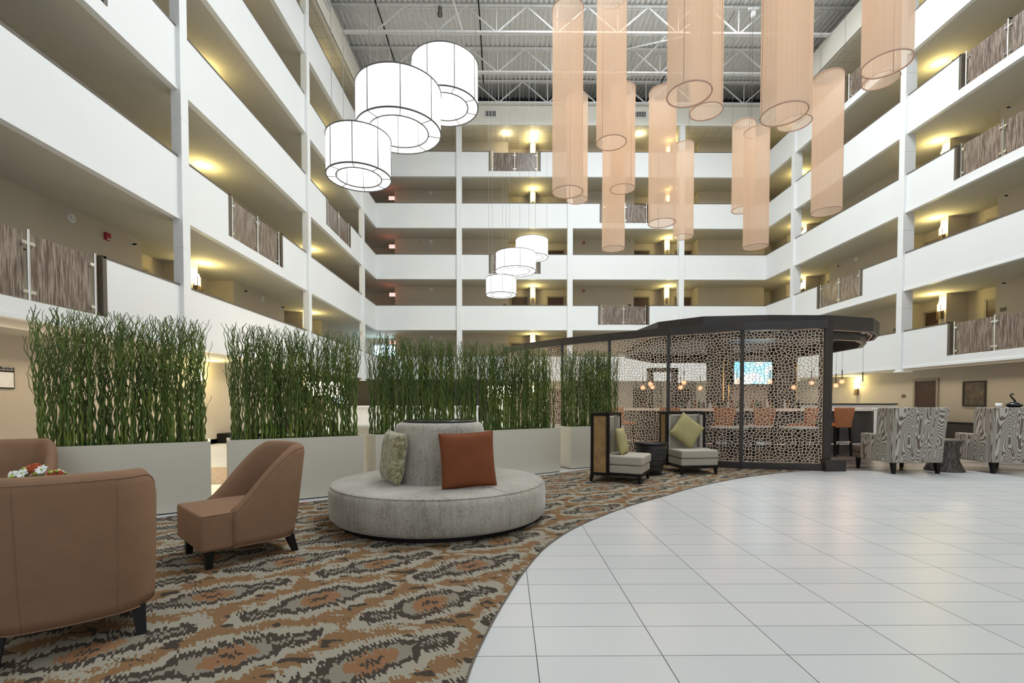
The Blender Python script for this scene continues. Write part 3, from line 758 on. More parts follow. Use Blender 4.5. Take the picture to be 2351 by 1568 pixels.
# ------------------------------------------------------------------ upholstered pieces
def tub_chair(label, loc, rz, group='tan barrel back chairs'):
    """front faces local -y"""
    t = thing('tub_chair', label, 'chair', loc, rz, group)
    W, D = .345, .36
    # plan outline of the wrap-around back, from front left end round the back to front right end
    P = []
    for i in range(9): P.append((-W, -.17+.30*i/8))
    R = .20
    for i in range(1, 11):
        a = PI-(PI/2)*i/10; P.append((-W+R+R*math.cos(a), .13+(R+.03)*math.sin(a)))
    for i in range(1, 8): P.append((-W+R+(2*W-2*R)*i/8, .36+.012*math.sin(PI*i/8)))
    for i in range(0, 11):
        a = PI/2-(PI/2)*i/10; P.append((W-R+R*math.cos(a), .13+(R+.03)*math.sin(a)))
    for i in range(1, 9): P.append((W, .13-.30*i/8))
    n = len(P); v = []; m = 14
    for i, (x, y) in enumerate(P):
        a = Vector(P[max(i-1, 0)]); b = Vector(P[min(i+1, n-1)]); tg = (b-a).normalized(); nrm = Vector((tg.y, -tg.x))   # inward
        s = min(1, max(0, (y+.17)/.50)); s = s*s*(3-2*s)*.5+(1-(1-s)**1.6)*.5
        h = .425+(.885-.425)*min(1, s*1.03)
        lean = .05*max(0, (y+.17)/.5)
        th = .085
        sec = [(0, .145), (0, .20), (0, .30), (0, h*.5+.1), (0, h-.075), (.008, h-.036), (.026, h-.010), (.046, h), (.068, h-.014), (th, h-.055), (th, h*.6+.1), (th, .36), (th*.9, .25), (th*.5, .145)]
        for d, z in sec:
            k = lean*max(0, (z-.2))/.7; k2 = -.02*max(0, (.3-z))/.15
            ox = x+nrm.x*d; oy = y+nrm.y*d
            out = Vector((x/W*.35, max(0, y)/.36))
            v.append((ox+out.x*(k+k2)*1.0, oy+out.y*(k*1.6+k2), z))
    f = []
    for i in range(n-1):
        for j in range(m):
            l = (j+1) % m; f.append((i*m+j, (i+1)*m+j, (i+1)*m+l, i*m+l))
    f += [tuple(range(m)), tuple(reversed(range((n-1)*m, n*m)))]
    mb = MB().add(v, f, 0, True)
    bk = obj('backrest', mb, M['tan'], t)
    # piping along the outer edges and back seams
    pp = MB()
    for j, r in ((5, .0035), (0, .004)): pp.tube([v[i*m+j] for i in range(n)], r, 5)
    for i in (17, n-18): pp.tube([v[i*m+j] for j in range(0, 6)], .0022, 4)
    pp.tube([v[j] for j in range(0, 8)], .003, 4); pp.tube([v[(n-1)*m+j] for j in range(0, 8)], .003, 4)
    obj('piping', pp, M['tan'], bk)
    s = MB().box(-.335, .335, -.385, .12, .14, .415)
    obj('seat', s, M['tan'], t, bevel=.03, seg=4)
    c = MB()
    v2 = []
    N = 12
    for i in range(N+1):
        for j in range(N+1):
            a = i/N*2-1; b = j/N*2-1
            v2.append((a*(.322 if b < .4 else .322-.13*((b-.4)/.6)**2), -.05+b*.325, .405+.035*(1-a**4)*(1-b**4)))
    c.add(v2, [(i*(N+1)+j, (i+1)*(N+1)+j, (i+1)*(N+1)+j+1, i*(N+1)+j+1) for i in range(N) for j in range(N)], 0, True)
    obj('seat_top', c, M['tan'], t)
    obj('seat_piping', MB().tube([(-.33, -.17, .408), (-.331, -.355, .405), (-.322, -.372, .405), (-.305, -.380, .405), (.305, -.380, .405), (.322, -.372, .405), (.331, -.355, .405), (.33, -.17, .408)], .004, 5), M['tan'], t)
    for sx, sy in ((-1, -1), (1, -1), (-1, 1), (1, 1)):
        obj('leg', MB().taper(sx*.26, -.31 if sy < 0 else .26, 0, .15, .042, .062, dx=sx*.01, dy=(.05 if sy > 0 else -.008)), M['black'], t)
    return t
def face(ang): return ang
ch = tub_chair('tan barrel chair nearest camera at left, seen from behind', (-2.335, 2.60, 0), math.atan2(.78, -.63)+PI/2)
copy_tree(ch, 'tan barrel chair seen from the side beside the round grey sofa', (-2.16, 3.93, 0), math.atan2(-.72, -.69)+PI/2)
copy_tree(ch, 'tan barrel chair behind the flowers at the left edge', (-4.42, 4.22, 0), math.atan2(-.80, .60)+PI/2)

# small round table with flowers between the chairs
t = thing('side_table', 'small round dark table carrying the flowers, between the tan chairs', 'table', (-3.20, 3.33, 0))
obj('table_top', MB().cyl(.24, .50, .53, 40), M['black'], t); obj('pedestal', MB().cyl(.035, .02, .5, 16), M['black'], t); obj('foot', MB().cyl(.17, 0, .02, 32), M['black'], t)
t = thing('flower_vase', 'bouquet of white daisies and coral rose between tan chairs', 'flowers', (-3.20, 3.33, .53))
obj('vase', MB().lathe([(.0, 0), (.055, 0), (.065, .05), (.06, .12), (.05, .15), (.045, .15), (.045, .02), (0, .02)], 24), M['grey'], t)
def daisy(x, y, z, tx, ty, r):
    f = MB(); n = 14
    for i in range(n):
        a = 2*PI*i/n+.1*random.random(); rr = r*random.uniform(.85, 1.08); w = r*.16; dz = random.uniform(-.004, .006)
        ca, sa = math.cos(a), math.sin(a)
        pts = [(.12, .5), (.5, 1.0), (.85, .95), (1, .3)]
        L_ = [(ca*rr*p-sa*w*q, sa*rr*p+ca*w*q, dz+r*.12*math.sin(p*2.4)) for p, q in pts]; R_ = [(ca*rr*p+sa*w*q, sa*rr*p-ca*w*q, dz+r*.12*math.sin(p*2.4)) for p, q in pts]
        v = L_+R_+[(p[0], p[1], p[2]-.002) for p in L_+R_]
        f.add(v, [(0, 1, 5, 4), (1, 2, 6, 5), (2, 3, 7, 6), (8, 12, 13, 9), (9, 13, 14, 10), (10, 14, 15, 11), (0, 8, 9, 1), (1, 9, 10, 2), (2, 10, 11, 3), (4, 5, 13, 12), (5, 6, 14, 13), (6, 7, 15, 14), (3, 11, 15, 7)], 0)
    o = obj('daisy', f, M['petal'], t, (x, y, z), (tx, ty, 0))
    c = MB().lathe([(0, -.004), (r*.2, 0), (r*.17, .008), (0, .012)], 14); obj('daisy_centre', c, M['bud'], o)
    obj('stem', MB().tube([(x*.2, y*.2, .1), (x*.7, y*.7, z*.7), (x, y, z-.003)], .0025, 5), M['leaf'], t)
for a in ((-.17, -.03, .205, .9, -.2, .034), (-.085, -.05, .215, .95, 0, .037), (.015, -.02, .235, .85, .3, .036), (.02, .10, .20, .3, .3, .034), (-.15, .1, .19, .2, -.4, .03)): daisy(*a)
rs = MB()
for i in range(5):
    k = 6+i; rad = .008+.0075*i
    for j in range(k):
        a = 2*PI*j/k+i*.4
        pts = [(rad*math.cos(a+b)*(1+.15*q), rad*math.sin(a+b)*(1+.15*q), q*.035-.004*i) for q in (0, .5, 1) for b in (-.5, 0, .5)]
        pts += [(p[0]*.93, p[1]*.93, p[2]) for p in pts]
        fs = [(r*3+c_, r*3+c_+1, r*3+c_+4, r*3+c_+3) for r in range(2) for c_ in range(2)]
        fs += [(x_[0]+9, x_[3]+9, x_[2]+9, x_[1]+9) for x_ in fs]+[(6, 7, 16, 15), (7, 8, 17, 16), (0, 3, 12, 9), (3, 6, 15, 12), (2, 11, 14, 5), (5, 14, 17, 8)]
        rs.add(pts, fs, 0)
obj('rose', rs, M['rose'], t, (-.085, .03, .235), (.5, 0, 0)); obj('rose', rs.mesh('rose', M['rose']), None, t, (.07, .02, .19), (.4, .4, 0))
for x, y, z in ((-.14, .02, .24), (-.13, -.01, .225), (-.02, .03, .235), (-.03, -.02, .205), (.06, .0, .215), (.10, .0, .222), (-.16, -.05, .19), (.1, .06, .2)):
    obj('bud', MB().lathe([(0, -.008), (.012, -.003), (.0145, .004), (.009, .009), (0, .010)], 12), M['bud'], t, (x, y, z), (random.uniform(-.4, .4), random.uniform(-.4, .4), 0))
    obj('stem', MB().tube([(x*.2, y*.2, .1), (x*.7, y*.7, z*.7), (x, y, z-.006)], .002, 5), M['leaf'], t)
lf = MB()
for i in range(46):
    a = random.uniform(0, 6.28); r = random.uniform(.02, .13); z = random.uniform(.11, .19); L_ = random.uniform(.04, .07); d = Vector((math.cos(a), math.sin(a), random.uniform(-.2, .6))); s_ = Vector((-math.sin(a), math.cos(a), 0))*.012
    p = Vector((r*math.cos(a), r*math.sin(a), z)); q = p+d*L_; mid = p+d*L_*.5
    dn_ = Vector((0, 0, -.0015))
    lf.add([p, mid+s_, q, mid-s_, p+dn_, mid+s_+dn_, q+dn_, mid-s_+dn_], [(0, 3, 2, 1), (4, 5, 6, 7), (0, 1, 5, 4), (1, 2, 6, 5), (2, 3, 7, 6), (3, 0, 4, 7)], 0)
fo = obj('leaves', lf, M['leaf'], t)

# round sofa
t = thing('round_sofa', 'large round grey velvet sofa with central backrest on patterned carpet', 'sofa', (-.72, 5.19, 0), .3)
R0 = 1.13
prof = [(R0-.10, .055), (R0-.03, .06), (R0, .09), (R0+.005, .2), (R0+.005, .32), (R0-.005, .372), (R0-.03, .398), (R0-.07, .408), (R0-.3, .418), (.6, .415), (.47, .41), (.3, .41), (0, .41)]
mb = MB().lathe([(0, .055)]+prof, 96)
seat = obj('seat', mb, M['velvet'], t)
sm_ = MB()
sm_.tube([((R0-.02)*math.cos(a*2*PI/80), (R0-.02)*math.sin(a*2*PI/80), .394) for a in range(80)], .004, 5, closed=True)
for a in (-1.15, 2.0): sm_.tube([(.48*math.cos(a), .48*math.sin(a), .413), (.85*math.cos(a), .85*math.sin(a), .420), ((R0-.06)*math.cos(a), (R0-.06)*math.sin(a), .409), ((R0+.003)*math.cos(a), (R0+.003)*math.sin(a), .36), ((R0+.006)*math.cos(a), (R0+.006)*math.sin(a), .1)], .003, 5)
obj('seam', sm_, M['velvet'], seat)
obj('plinth', MB().cyl(R0-.09, 0, .06, 64), M['black'], t)
obj('backrest', MB().lathe([(.50, .40), (.495, .5), (.485, .7), (.475, .9), (.470, .955), (.455, .995), (.42, 1.018), (.36, 1.024), (0, 1.024)], 80), M['velvet'], t)
obj('top_disc', MB().lathe([(0, 1.024), (.385, 1.024), (.40, 1.028), (.40, 1.038), (.385, 1.043), (0, 1.043)], 64), M['glassblack'], t)

def pillow(name, label, s, th, mat, mt, cat='cushion', group=None, seedv=1):
    rnd = random.Random(seedv); N = 26; v = []; mb = MB()
    for side in (1, -1):
        for i in range(N+1):
            for j in range(N+1):
                a = i/N*2-1; b = j/N*2-1
                pin = 1-.05*(1-abs(a)**2)*abs(b)**3; pin2 = 1-.05*(1-abs(b)**2)*abs(a)**3
                e = max(0, (1-a**4)*(1-b**4))**.55
                w = .03*math.sin(5*a+2*b+seedv)*math.sin(4*b-seedv)+.03*math.sin(9*(a*b)+seedv)
                v.append((a*s/2*pin2, side*(th/2*e*(1+w)+.002), b*s/2*pin))
    n1 = (N+1)**2
    for o, flip in ((0, False), (n1, True)):
        for i in range(N):
            for j in range(N):
                q = (o+i*(N+1)+j, o+(i+1)*(N+1)+j, o+(i+1)*(N+1)+j+1, o+i*(N+1)+j+1)
                mb.f.append(list(reversed(q)) if not flip else list(q)); mb.mi.append(0); mb.sm.append(True)
    mb.v = v
    rim = [(i, 0) for i in range(N)]+[(N, j) for j in range(N)]+[(i, N) for i in range(N, 0, -1)]+[(0, j) for j in range(N, 0, -1)]
    for k in range(len(rim)):
        a = rim[k]; b = rim[(k+1) % len(rim)]
        ia = a[0]*(N+1)+a[1]; ib = b[0]*(N+1)+b[1]
        mb.f.append([ia, ib, ib+n1, ia+n1]); mb.mi.append(0); mb.sm.append(True)
    r_ = thing(name, label, cat, (0, 0, 0), 0, group); r_.matrix_world = mt
    cv = obj('cushion_cover', mb, mat, r_)
    obj('piping', MB().tube([(v[i*(N+1)+j][0], 0, v[i*(N+1)+j][2]) for i, j in rim], .004, 5, closed=True), mat, cv)
    return r_
def place(loc, rz, tilt, roll=0):
    return Matrix.Translation(loc) @ Matrix.Rotation(rz, 4, 'Z') @ Matrix.Rotation(tilt, 4, 'X') @ Matrix.Rotation(roll, 4, 'Y')
pillow('cushion', 'rust orange square cushion leaning on the round sofa backrest', .53, .16, M['rust'], place((-.37, 4.57, .68), .30, -.12, -.045), seedv=2)
pillow('cushion', 'mottled olive velvet cushion on left side of round sofa', .52, .16, M['olive'], place((-1.15, 4.86, .68), -1.02, -.12, .04), seedv=5)
pillow('cushion', 'brown cushion mostly hidden behind the round sofa backrest', .46, .14, M['rust'], place((-1.13, 5.63, .65), -2.45, -.10, .0), seedv=7)

# boxy high back chairs ; front faces local -y
def box_chair(label, loc, rz):
    t = thing('box_chair', label, 'chair', loc, rz, 'black framed box chairs')
    W = .375; D0, D1 = .08, .37; H = 1.07; k = .045
    fr = MB()
    for sx in (-1, 1):
        x0 = sx*W-(k if sx > 0 else 0)
        fr.box(x0, x0+k, D0, D0+k, .11, H).box(x0, x0+k, D1-k, D1, .11, H)
        fr.box(x0, x0+k, D0+k, D1-k, H-k, H).box(x0, x0+k, D0+k, D1-k, .11, .11+k)
    fr.box(-W+k, W-k, D0, D0+k, H-k, H).box(-W+k, W-k, D1-k, D1, H-k, H).box(-W+k, W-k, D1-k, D1, .11, .11+k)
    fr.box(-.34, .34, -.40, D0+k, .11, .155)
    obj('frame', fr, M['black'], t)
    for sx in (-1, 1): obj('side_panel', MB().box(sx*(W-.022)-.012, sx*(W-.022)+.012, D0+k, D1-k, .11+k, H-k), M['suede'], t)
    obj('side_panel', MB().box(-W+k, W-k, D1-.03, D1-.01, .11+k, H-k), M['suede'], t)
    obj('backrest', MB().box(-W+.095, W-.095, .17, D1-.03, .36, H-k-.01), M['greyfab'], t, bevel=.03, seg=3)
    for sx in (-1, 1): obj('wing_pad', MB().box(min(sx*(W-.035), sx*(W-.10)), max(sx*(W-.035), sx*(W-.10)), D0+.01, D1-.04, .36, H-k-.005), M['greyfab'], t, bevel=.018)
    obj('seat_base', MB().box(-.335, .335, -.40, .30, .155, .275), M['greyfab'], t, bevel=.015)
    obj('seat_cushion', MB().box(-.34, .34, -.42, .20, .28, .42), M['greyfab'], t, bevel=.03, seg=3)
    for sx in (-1, 1):
        obj('leg', MB().taper(sx*.31, -.36, 0, .115, .035, .05, dx=sx*.005, dy=-.012), M['black'], t)
        obj('leg', MB().taper(sx*.35, .35, 0, .115, .035, .05, dx=sx*.005, dy=.02), M['black'], t)
    return t
bc = box_chair('black framed box chair seen from its tan side, left of the dark basket table', (1.80, 7.60, 0), math.atan2(-.46, .89)+PI/2)
copy_tree(bc, 'black framed box chair facing camera in front of the perforated screen', (3.24, 8.55, 0), .13)
pillow('cushion', 'sage green cushion balanced on a corner in the front facing box chair', .48, .16, M['sage'], place((3.22, 8.56, .735), .13, -.20, .67), seedv=3)
pillow('cushion', 'sage green cushion edge showing in the side facing box chair', .42, .12, M['sage'], place((1.82, 7.59, .62), math.atan2(-.46, .89)+PI/2, -.22, 0), seedv=4)
t = thing('basket_table', 'round black coiled basket table between two box chairs', 'table', (2.47, 8.20, 0))
obj('body', MB().lathe([(.0, 0), (.15, 0), (.175, .02), (.22, .2), (.255, .36), (.268, .50), (.27, .525), (.24, .525)], 48), M['basket'], t)
obj('table_top', MB().lathe([(0, .52), (.285, .52), (.29, .53), (.285, .545), (0, .545)], 48), M['black'], t)

# wood grain patterned armchairs seen from behind ; back faces local -y
def wing_chair(label, loc, rz):
    t = thing('patterned_armchair', label, 'armchair', loc, rz, 'wood grain patterned armchairs')
    W = .475
    bk = MB()
    v = []
    for z, lean, ww in ((.19, .03, .455), (.5, .012, .46), (.8, -.01, .475), (1.0, -.03, .485), (1.145, -.045, .49)):
        v += [(-ww, lean, z), (ww, lean, z), (ww, lean+.13, z), (-ww, lean+.13, z)]
    n = 5; f = [(3, 2, 1, 0), (16, 17, 18, 19)]
    for i in range(n-1):
        for j in range(4): a = i*4+j; b = i*4+(j+1) % 4; f.append((a, b, b+4, a+4))
    bk.add(v, f)
    obj('backrest', bk, M['moire'], t, bevel=.018, seg=3)
    for s in (-1, 1):
        x0, x1 = sorted((s*W, s*(W-.11)))
        w = MB(); 
        yz = [(.04, .66), (.36, .66), (.355, .9), (.345, 1.10), (.32, 1.14), (-.02, 1.14)]
        m = len(yz); w.add([(x0, y, z) for y, z in yz]+[(x1, y, z) for y, z in yz], [tuple(reversed(range(m))), tuple(range(m, 2*m))]+[(i, (i+1) % m, (i+1) % m+m, i+m) for i in range(m)])
        obj('wing', w, M['moire'], t, bevel=.012)
        obj('arm', MB().box(x0-.005, x1+.005, .08, .72, .19, .675), M['moire'], t, bevel=.02, seg=3)
    obj('seat', MB().box(-.36, .36, .12, .74, .30, .44).box(-.46, .46, .73, .95, .30, .44), M['brownfab'], t, bevel=.035, seg=3)
    obj('seat_base', MB().box(-.45, .45, .05, .93, .19, .30), M['brownfab'], t, bevel=.02)
    for sx in (-1, 1):
        obj('leg', MB().taper(sx*.39, .08, 0, .195, .045, .07, dy=-.02), M['black'], t)
        obj('leg', MB().taper(sx*.42, .84, 0, .195, .04, .06), M['black'], t)
    return t
wc = wing_chair('brown and cream wood grain patterned armchair, back to camera, left one', (7.07, 8.17, 0), .02)
copy_tree(wc, 'brown and cream wood grain patterned armchair at the right edge of photo', (8.82, 8.17, 0), -.03)
t = thing('hourglass_table', 'dark ribbed hourglass side table between patterned armchairs', 'table', (7.92, 8.62, 0))
obj('body', MB().lathe([(0, 0), (.29, 0), (.285, .02), (.22, .16), (.185, .30), (.20, .42), (.245, .535), (.245, .54), (0, .54)], 48), M['bark'], t)
obj('table_top', MB().lathe([(0, .54), (.26, .54), (.265, .555), (.26, .57), (0, .57)], 48), M['cap'], t)
t = thing('hall_console', 'dark low console against right wall behind armchairs', 'table', (WXR-.25, 16.4, 0), PI/2)
obj('cabinet', MB().box(-1.2, 1.2, -.2, .2, .0, .52), M['darkwood'], t, bevel=.01)
obj('cabinet_top', MB().box(-1.24, 1.24, -.22, .22, .52, .56), M['black'], t)

t = thing('sideboard', 'tall dark sideboard hidden behind the right patterned armchair', 'sideboard', (12.95, 12.2, 0))
obj('cabinet', MB().box(-.65, .65, -.22, .22, 0, 1.06), M['darkwood'], t, bevel=.01); obj('cabinet_top', MB().box(-.68, .68, -.25, .25, 1.06, 1.10), M['black'], t)
t = thing('swan_ornament', 'shiny black bird shaped ornament at the right edge of photo', 'ornament', (12.93, 12.15, 1.10))
obj('body', MB().lathe([(0, 0), (.10, .01), (.16, .05), (.15, .10), (.08, .15), (0, .16)], 24), M['glassblack'], t)
obj('neck', MB().tube(catmull([(.05, 0, .12), (.0, 0, .20), (-.07, 0, .27), (-.10, 0, .33), (-.05, 0, .36), (-.02, 0, .33)], 5), lambda q: .022-.010*q, 8), M['glassblack'], t)
t = thing('white_cup', 'small white cup on sideboard behind the right patterned armchair', 'cup', (12.48, 12.1, 1.10))
obj('bowl', MB().lathe([(0, 0), (.045, 0), (.06, .04), (.065, .12), (.058, .12), (.052, .04), (0, .015)], 20), M['petal'], t)
# fittings hanging from the roof joists
t = thing('spotlight', 'dark double spotlight hanging below the roof above the drum lamps', 'spotlight', (-2.85, 21.0, 17.75))
obj('lamp_head', MB().lathe([(0, 0), (.09, 0), (.11, .06), (.10, .16), (0, .18)], 16), M['cap'], t); obj('lamp_head', MB().lathe([(0, .24), (.07, .24), (.09, .30), (.08, .38), (0, .40)], 16), M['cap'], t)
obj('stem', MB().tube([(0, .0, .38), (0, .15, .60)], .015, 6), M['steel'], t)
t = thing('spotlight', 'white spotlight hanging below the roof at upper right', 'spotlight', (10.55, 20.9, 17.9))
obj('lamp_head', MB().lathe([(0, -.2), (.10, -.2), (.12, -.1), (.09, .05), (0, .08)], 16), M['steel'], t); obj('bracket', MB().box(-.22, .22, -.04, .04, .12, .22), M['steel'], t); obj('stem', MB().tube([(0, 0, .2), (0, .25, .45)], .015, 6), M['steel'], t)

# ------------------------------------------------------------------ hanging lamps
DRUMS = [(-3.083, 10.198, 5.93, .65), (-2.21, 10.03, 6.78, .85), (-1.352, 10.69, 7.69, .72), (-.243, 20.951, 5.90, .65), (.381, 20.573, 6.82, .85), (1.094, 21.14, 7.57, .70)]
def drum(loc, R, h, label, nrib=10, rot=0, group=None, ztop=17.2):
    t = thing('drum_pendant', label, 'pendant lamp', loc, rot, group)
    ri = R*.70
    obj('lamp_shade', MB().lathe([(R, 0), (R, h)], 64), M['lampwhite'], t)
    obj('inner_shade', MB().lathe([(ri, h), (ri, .0)], 64), M['lampwhite'], t)
    obj('diffuser', MB().lathe([(ri, .0), (R, .0)], 64, smooth=False), M['lampwhite'], t)
    obj('top_diffuser', MB().lathe([(R, h), (ri, h)], 64, smooth=False), M['lampwhite'], t)
    wv = MB(); fr = MB()
    def ring(r, z, w): fr.tube([(r*math.cos(2*PI*k/64), r*math.sin(2*PI*k/64), z) for k in range(64)], w, 6, closed=True)
    w = .0125
    ring(R+.003, 0, w*1.4); ring(R+.003, h, w*1.2); ring(ri, -.002, w*1.2); ring(ri, h, w)
    for k in range(nrib):
        a = 2*PI*k/nrib; c, s = math.cos(a), math.sin(a)
        fr.tube([(c*(R+.004), s*(R+.004), h), (c*(R+.004), s*(R+.004), 0)], w*.8, 5)
        fr.tube([(c*(R+.004), s*(R+.004), -.004), (c*(ri-.004), s*(ri-.004), -.004)], w*.7, 5)
        fr.tube([(c*(ri-.004), s*(ri-.004), 0), (c*(ri-.004), s*(ri-.004), h)], w*.7, 5)
    obj('frame', fr, M['lampframe'], t)
    wv = MB()
    ok = []
    for k in range(36):
        a = 2*PI*k/36; px_, py_ = loc[0]+R*math.cos(a+rot), loc[1]+R*math.sin(a+rot)
        if all(not (o_[3]*.66 < math.hypot(px_-o_[0], py_-o_[1]) < o_[3]*1.04) or o_[2] < loc[2]+.01 for o_ in DRUMS): ok.append(a)
    for k in range(3):
        a = (ok or [0, 2, 4])[int(len(ok or [0, 2, 4])*k/3)]; obj('cable', MB().tube([(R*math.cos(a), R*math.sin(a), h), (R*math.cos(a), R*math.sin(a), ztop-loc[2])], .005, 4), M['wire'], t)
    return t
g1 = 'near cluster of white drum pendants'; g2 = 'far cluster of white drum pendants'
drum((-3.083, 10.198, 5.93), .65, .80, 'lowest glowing white drum pendant in the near cluster', 8, .1, g1)
drum((-2.21, 10.03, 6.78), .85, .82, 'largest glowing white drum pendant, middle of near cluster', 8, .25, g1)
drum((-1.352, 10.69, 7.69), .72, .88, 'highest glowing white drum pendant in the near cluster, right', 8, .4, g1)
drum((-.243, 20.951, 5.90), .65, .72, 'lowest glowing white drum pendant in the far cluster', 8, .1, g2)
drum((.381, 20.573, 6.82), .85, .73, 'largest glowing white drum pendant, middle of far cluster', 8, .2, g2)
drum((1.094, 21.14, 7.57), .70, .75, 'highest glowing white drum pendant in the far cluster', 8, .3, g2)

cyl_lab = {
 1: 'leftmost long peach fabric tube shade, full length visible', 2: 'far peach tube just behind the leftmost long tube', 3: 'second large peach tube from left, top near photo edge',
 4: 'far peach tube half hidden right of the second large tube', 5: 'lowest hanging peach tube at left centre of the group', 6: 'peach tube in front of the back wall right sconces, centre of group',
 7: 'thin far peach tube right of the central one', 8: 'large near peach tube cut off by top of photo, left of three', 9: 'peach tube behind right of the left large near tube',
 10: 'small far peach tube, left of a pair before the right wall', 11: 'small far peach tube, lower right of a pair', 12: 'largest central near peach tube cut off by top of photo',
 13: 'peach tube just behind the central large near tube', 14: 'peach tube hanging alone at right, full length visible', 15: 'large near peach tube at far right cut off by top of photo', 16: 'peach tube behind the far right large near tube'}
cyls = [(1, 1.084, 8.67, 4.986, 8.174), (2, 1.792, 12.406, 6.412, 8.962), (3, 1.918, 8.936, 5.997, 8.62), (4, 2.586, 10.841, 6.001, 8.191), (5, 2.575, 11.71, 4.955, 8.1),
        (6, 3.195, 9.986, 4.934, 7.584), (7, 4.938, 13.546, 5.874, 8.4), (8, 2.318, 6.191, 5.14, 8.3), (9, 3.459, 8.446, 6.279, 9.4), (10, 6.012, 12.318, 6.137, 8.289),
        (11, 5.76, 11.181, 4.836, 7.47), (12, 3.52, 6.172, 4.889, 8.0), (13, 5.028, 8.497, 6.115, 9.3), (14, 6.471, 9.788, 5.098, 7.769), (15, 4.835, 6.189, 5.528, 8.7), (16, 6.542, 8.496, 6.857, 10)]
r = .27
for n, X, Y, z0, z1 in cyls:
    h = z1-z0
    t = thing('tube_shade', cyl_lab[n], 'hanging shade', (X, Y, z0), n*1.3, 'peach fabric tube shades')
    obj('fabric', MB().lathe([(r, 0), (r, h)], 64), M['peach'], t)
    for z in (0, h):
        obj('ring', MB().tube([(r*math.cos(2*PI*k/48), r*math.sin(2*PI*k/48), z) for k in range(48)], .010, 6, closed=True), M['peachring'], t)
    obj('seam', MB().tube([(r, 0, 0), (r, 0, h)], .004, 4), M['peachring'], t)
    for k in range(3): obj('cable', MB().tube([(r*math.cos(2.1*k), r*math.sin(2.1*k), h), (r*math.cos(2.1*k), r*math.sin(2.1*k), 18.3-z0)], .003, 3), M['wire'], t)

# ------------------------------------------------------------------ bar pavilion
posts = [(5.70, 8.62), (4.36, 8.90), (3.20, 9.52), (2.20, 10.32), (1.28, 11.12), (.50, 12.02), (-.05, 13.05)]
ZB0, ZB1 = .12, 2.56
def voronoi_panel(Wd, Ht, cs=.055, wbar=.0088, th=.012):
    rnd = random.Random(11); nx = int(Wd/cs)+3; nz = int(Ht/cs)+3; P = {}
    for i in range(-1, nx):
        for j in range(-1, nz):
            P[(i, j)] = ((i+.5+rnd.uniform(-.44, .44))*cs, (j+.5+rnd.uniform(-.44, .44))*cs)
    mb = MB(); 
    for (i, j), p in P.items():
        poly = [((p[0]-3*cs, p[1]-3*cs), None), ((p[0]+3*cs, p[1]-3*cs), None), ((p[0]+3*cs, p[1]+3*cs), None), ((p[0]-3*cs, p[1]+3*cs), None)]
        for di in (-2, -1, 0, 1, 2):
            for dj in (-2, -1, 0, 1, 2):
                q = P.get((i+di, j+dj))
                if q is None or (di == 0 and dj == 0): continue
                mx, my = (p[0]+q[0])/2, (p[1]+q[1])/2; nx_, ny_ = q[0]-p[0], q[1]-p[1]
                out = []; m = len(poly)
                sd_ = [((a[0][0]-mx)*nx_+(a[0][1]-my)*ny_) for a in poly]
                if max(sd_) <= 0: continue
                for k in range(m):          # poly[k] = (vertex, label of edge leaving the vertex)
                    a, la = poly[k]; b, lb = poly[(k+1) % m]; sa, sb = sd_[k], sd_[(k+1) % m]
                    if sa <= 0:
                        out.append((a, la))
                        if sb > 0:
                            t_ = sa/(sa-sb); out.append(((a[0]+(b[0]-a[0])*t_, a[1]+(b[1]-a[1])*t_), (i+di, j+dj)))
                    elif sb <= 0:
                        t_ = sa/(sa-sb); out.append(((a[0]+(b[0]-a[0])*t_, a[1]+(b[1]-a[1])*t_), la))
                poly = out
                if not poly: break
        m = len(poly)
        for k in range(m):
            a, l = poly[k]; b = poly[(k+1) % m][0]
            if l is None or l < (i, j): continue
            # clip to the panel
            x0, z0 = a; x1, z1 = b
            t0, t1 = 0., 1.; ok = True
            for pz, q0, q1 in ((x0, 0, Wd), (z0, 0, Ht)):
                d = (x1-x0) if pz is x0 else (z1-z0)
                if abs(d) < 1e-9:
                    if pz < q0 or pz > q1: ok = False
                    continue
                ta, tb = (q0-pz)/d, (q1-pz)/d
                if ta > tb: ta, tb = tb, ta
                t0 = max(t0, ta); t1 = min(t1, tb)
            if not ok or t1-t0 < .02: continue
            A = (x0+(x1-x0)*t0, 0, z0+(z1-z0)*t0); Bq = (x0+(x1-x0)*t1, 0, z0+(z1-z0)*t1)
            L_ = math.hypot(Bq[0]-A[0], Bq[2]-A[2])
            if L_ < .002: continue
            e = .003/L_; A2 = (A[0]-(Bq[0]-A[0])*e, 0, A[2]-(Bq[2]-A[2])*e); B2 = (Bq[0]+(Bq[0]-A[0])*e, 0, Bq[2]+(Bq[2]-A[2])*e)
            mb.bar(A2, B2, th, wbar, up=(0, 1, 0)) if False else mb.bar(A2, B2, wbar, th, up=(0, 1, 0))
    mb.box(0, Wd, -.006, .006, 0, .012).box(0, Wd, -.006, .006, Ht-.012, Ht).box(0, .012, -.006, .006, 0, Ht).box(Wd-.012, Wd, -.006, .006, 0, Ht)
    return mb
PW = 1.22
pm = voronoi_panel(PW, ZB1-ZB0-.02).mesh('lattice_panel', M['bronze'])
t = thing('perforated_screen', 'curved screen of perforated bronze panels around the bar', 'screen', (0, 0, 0))
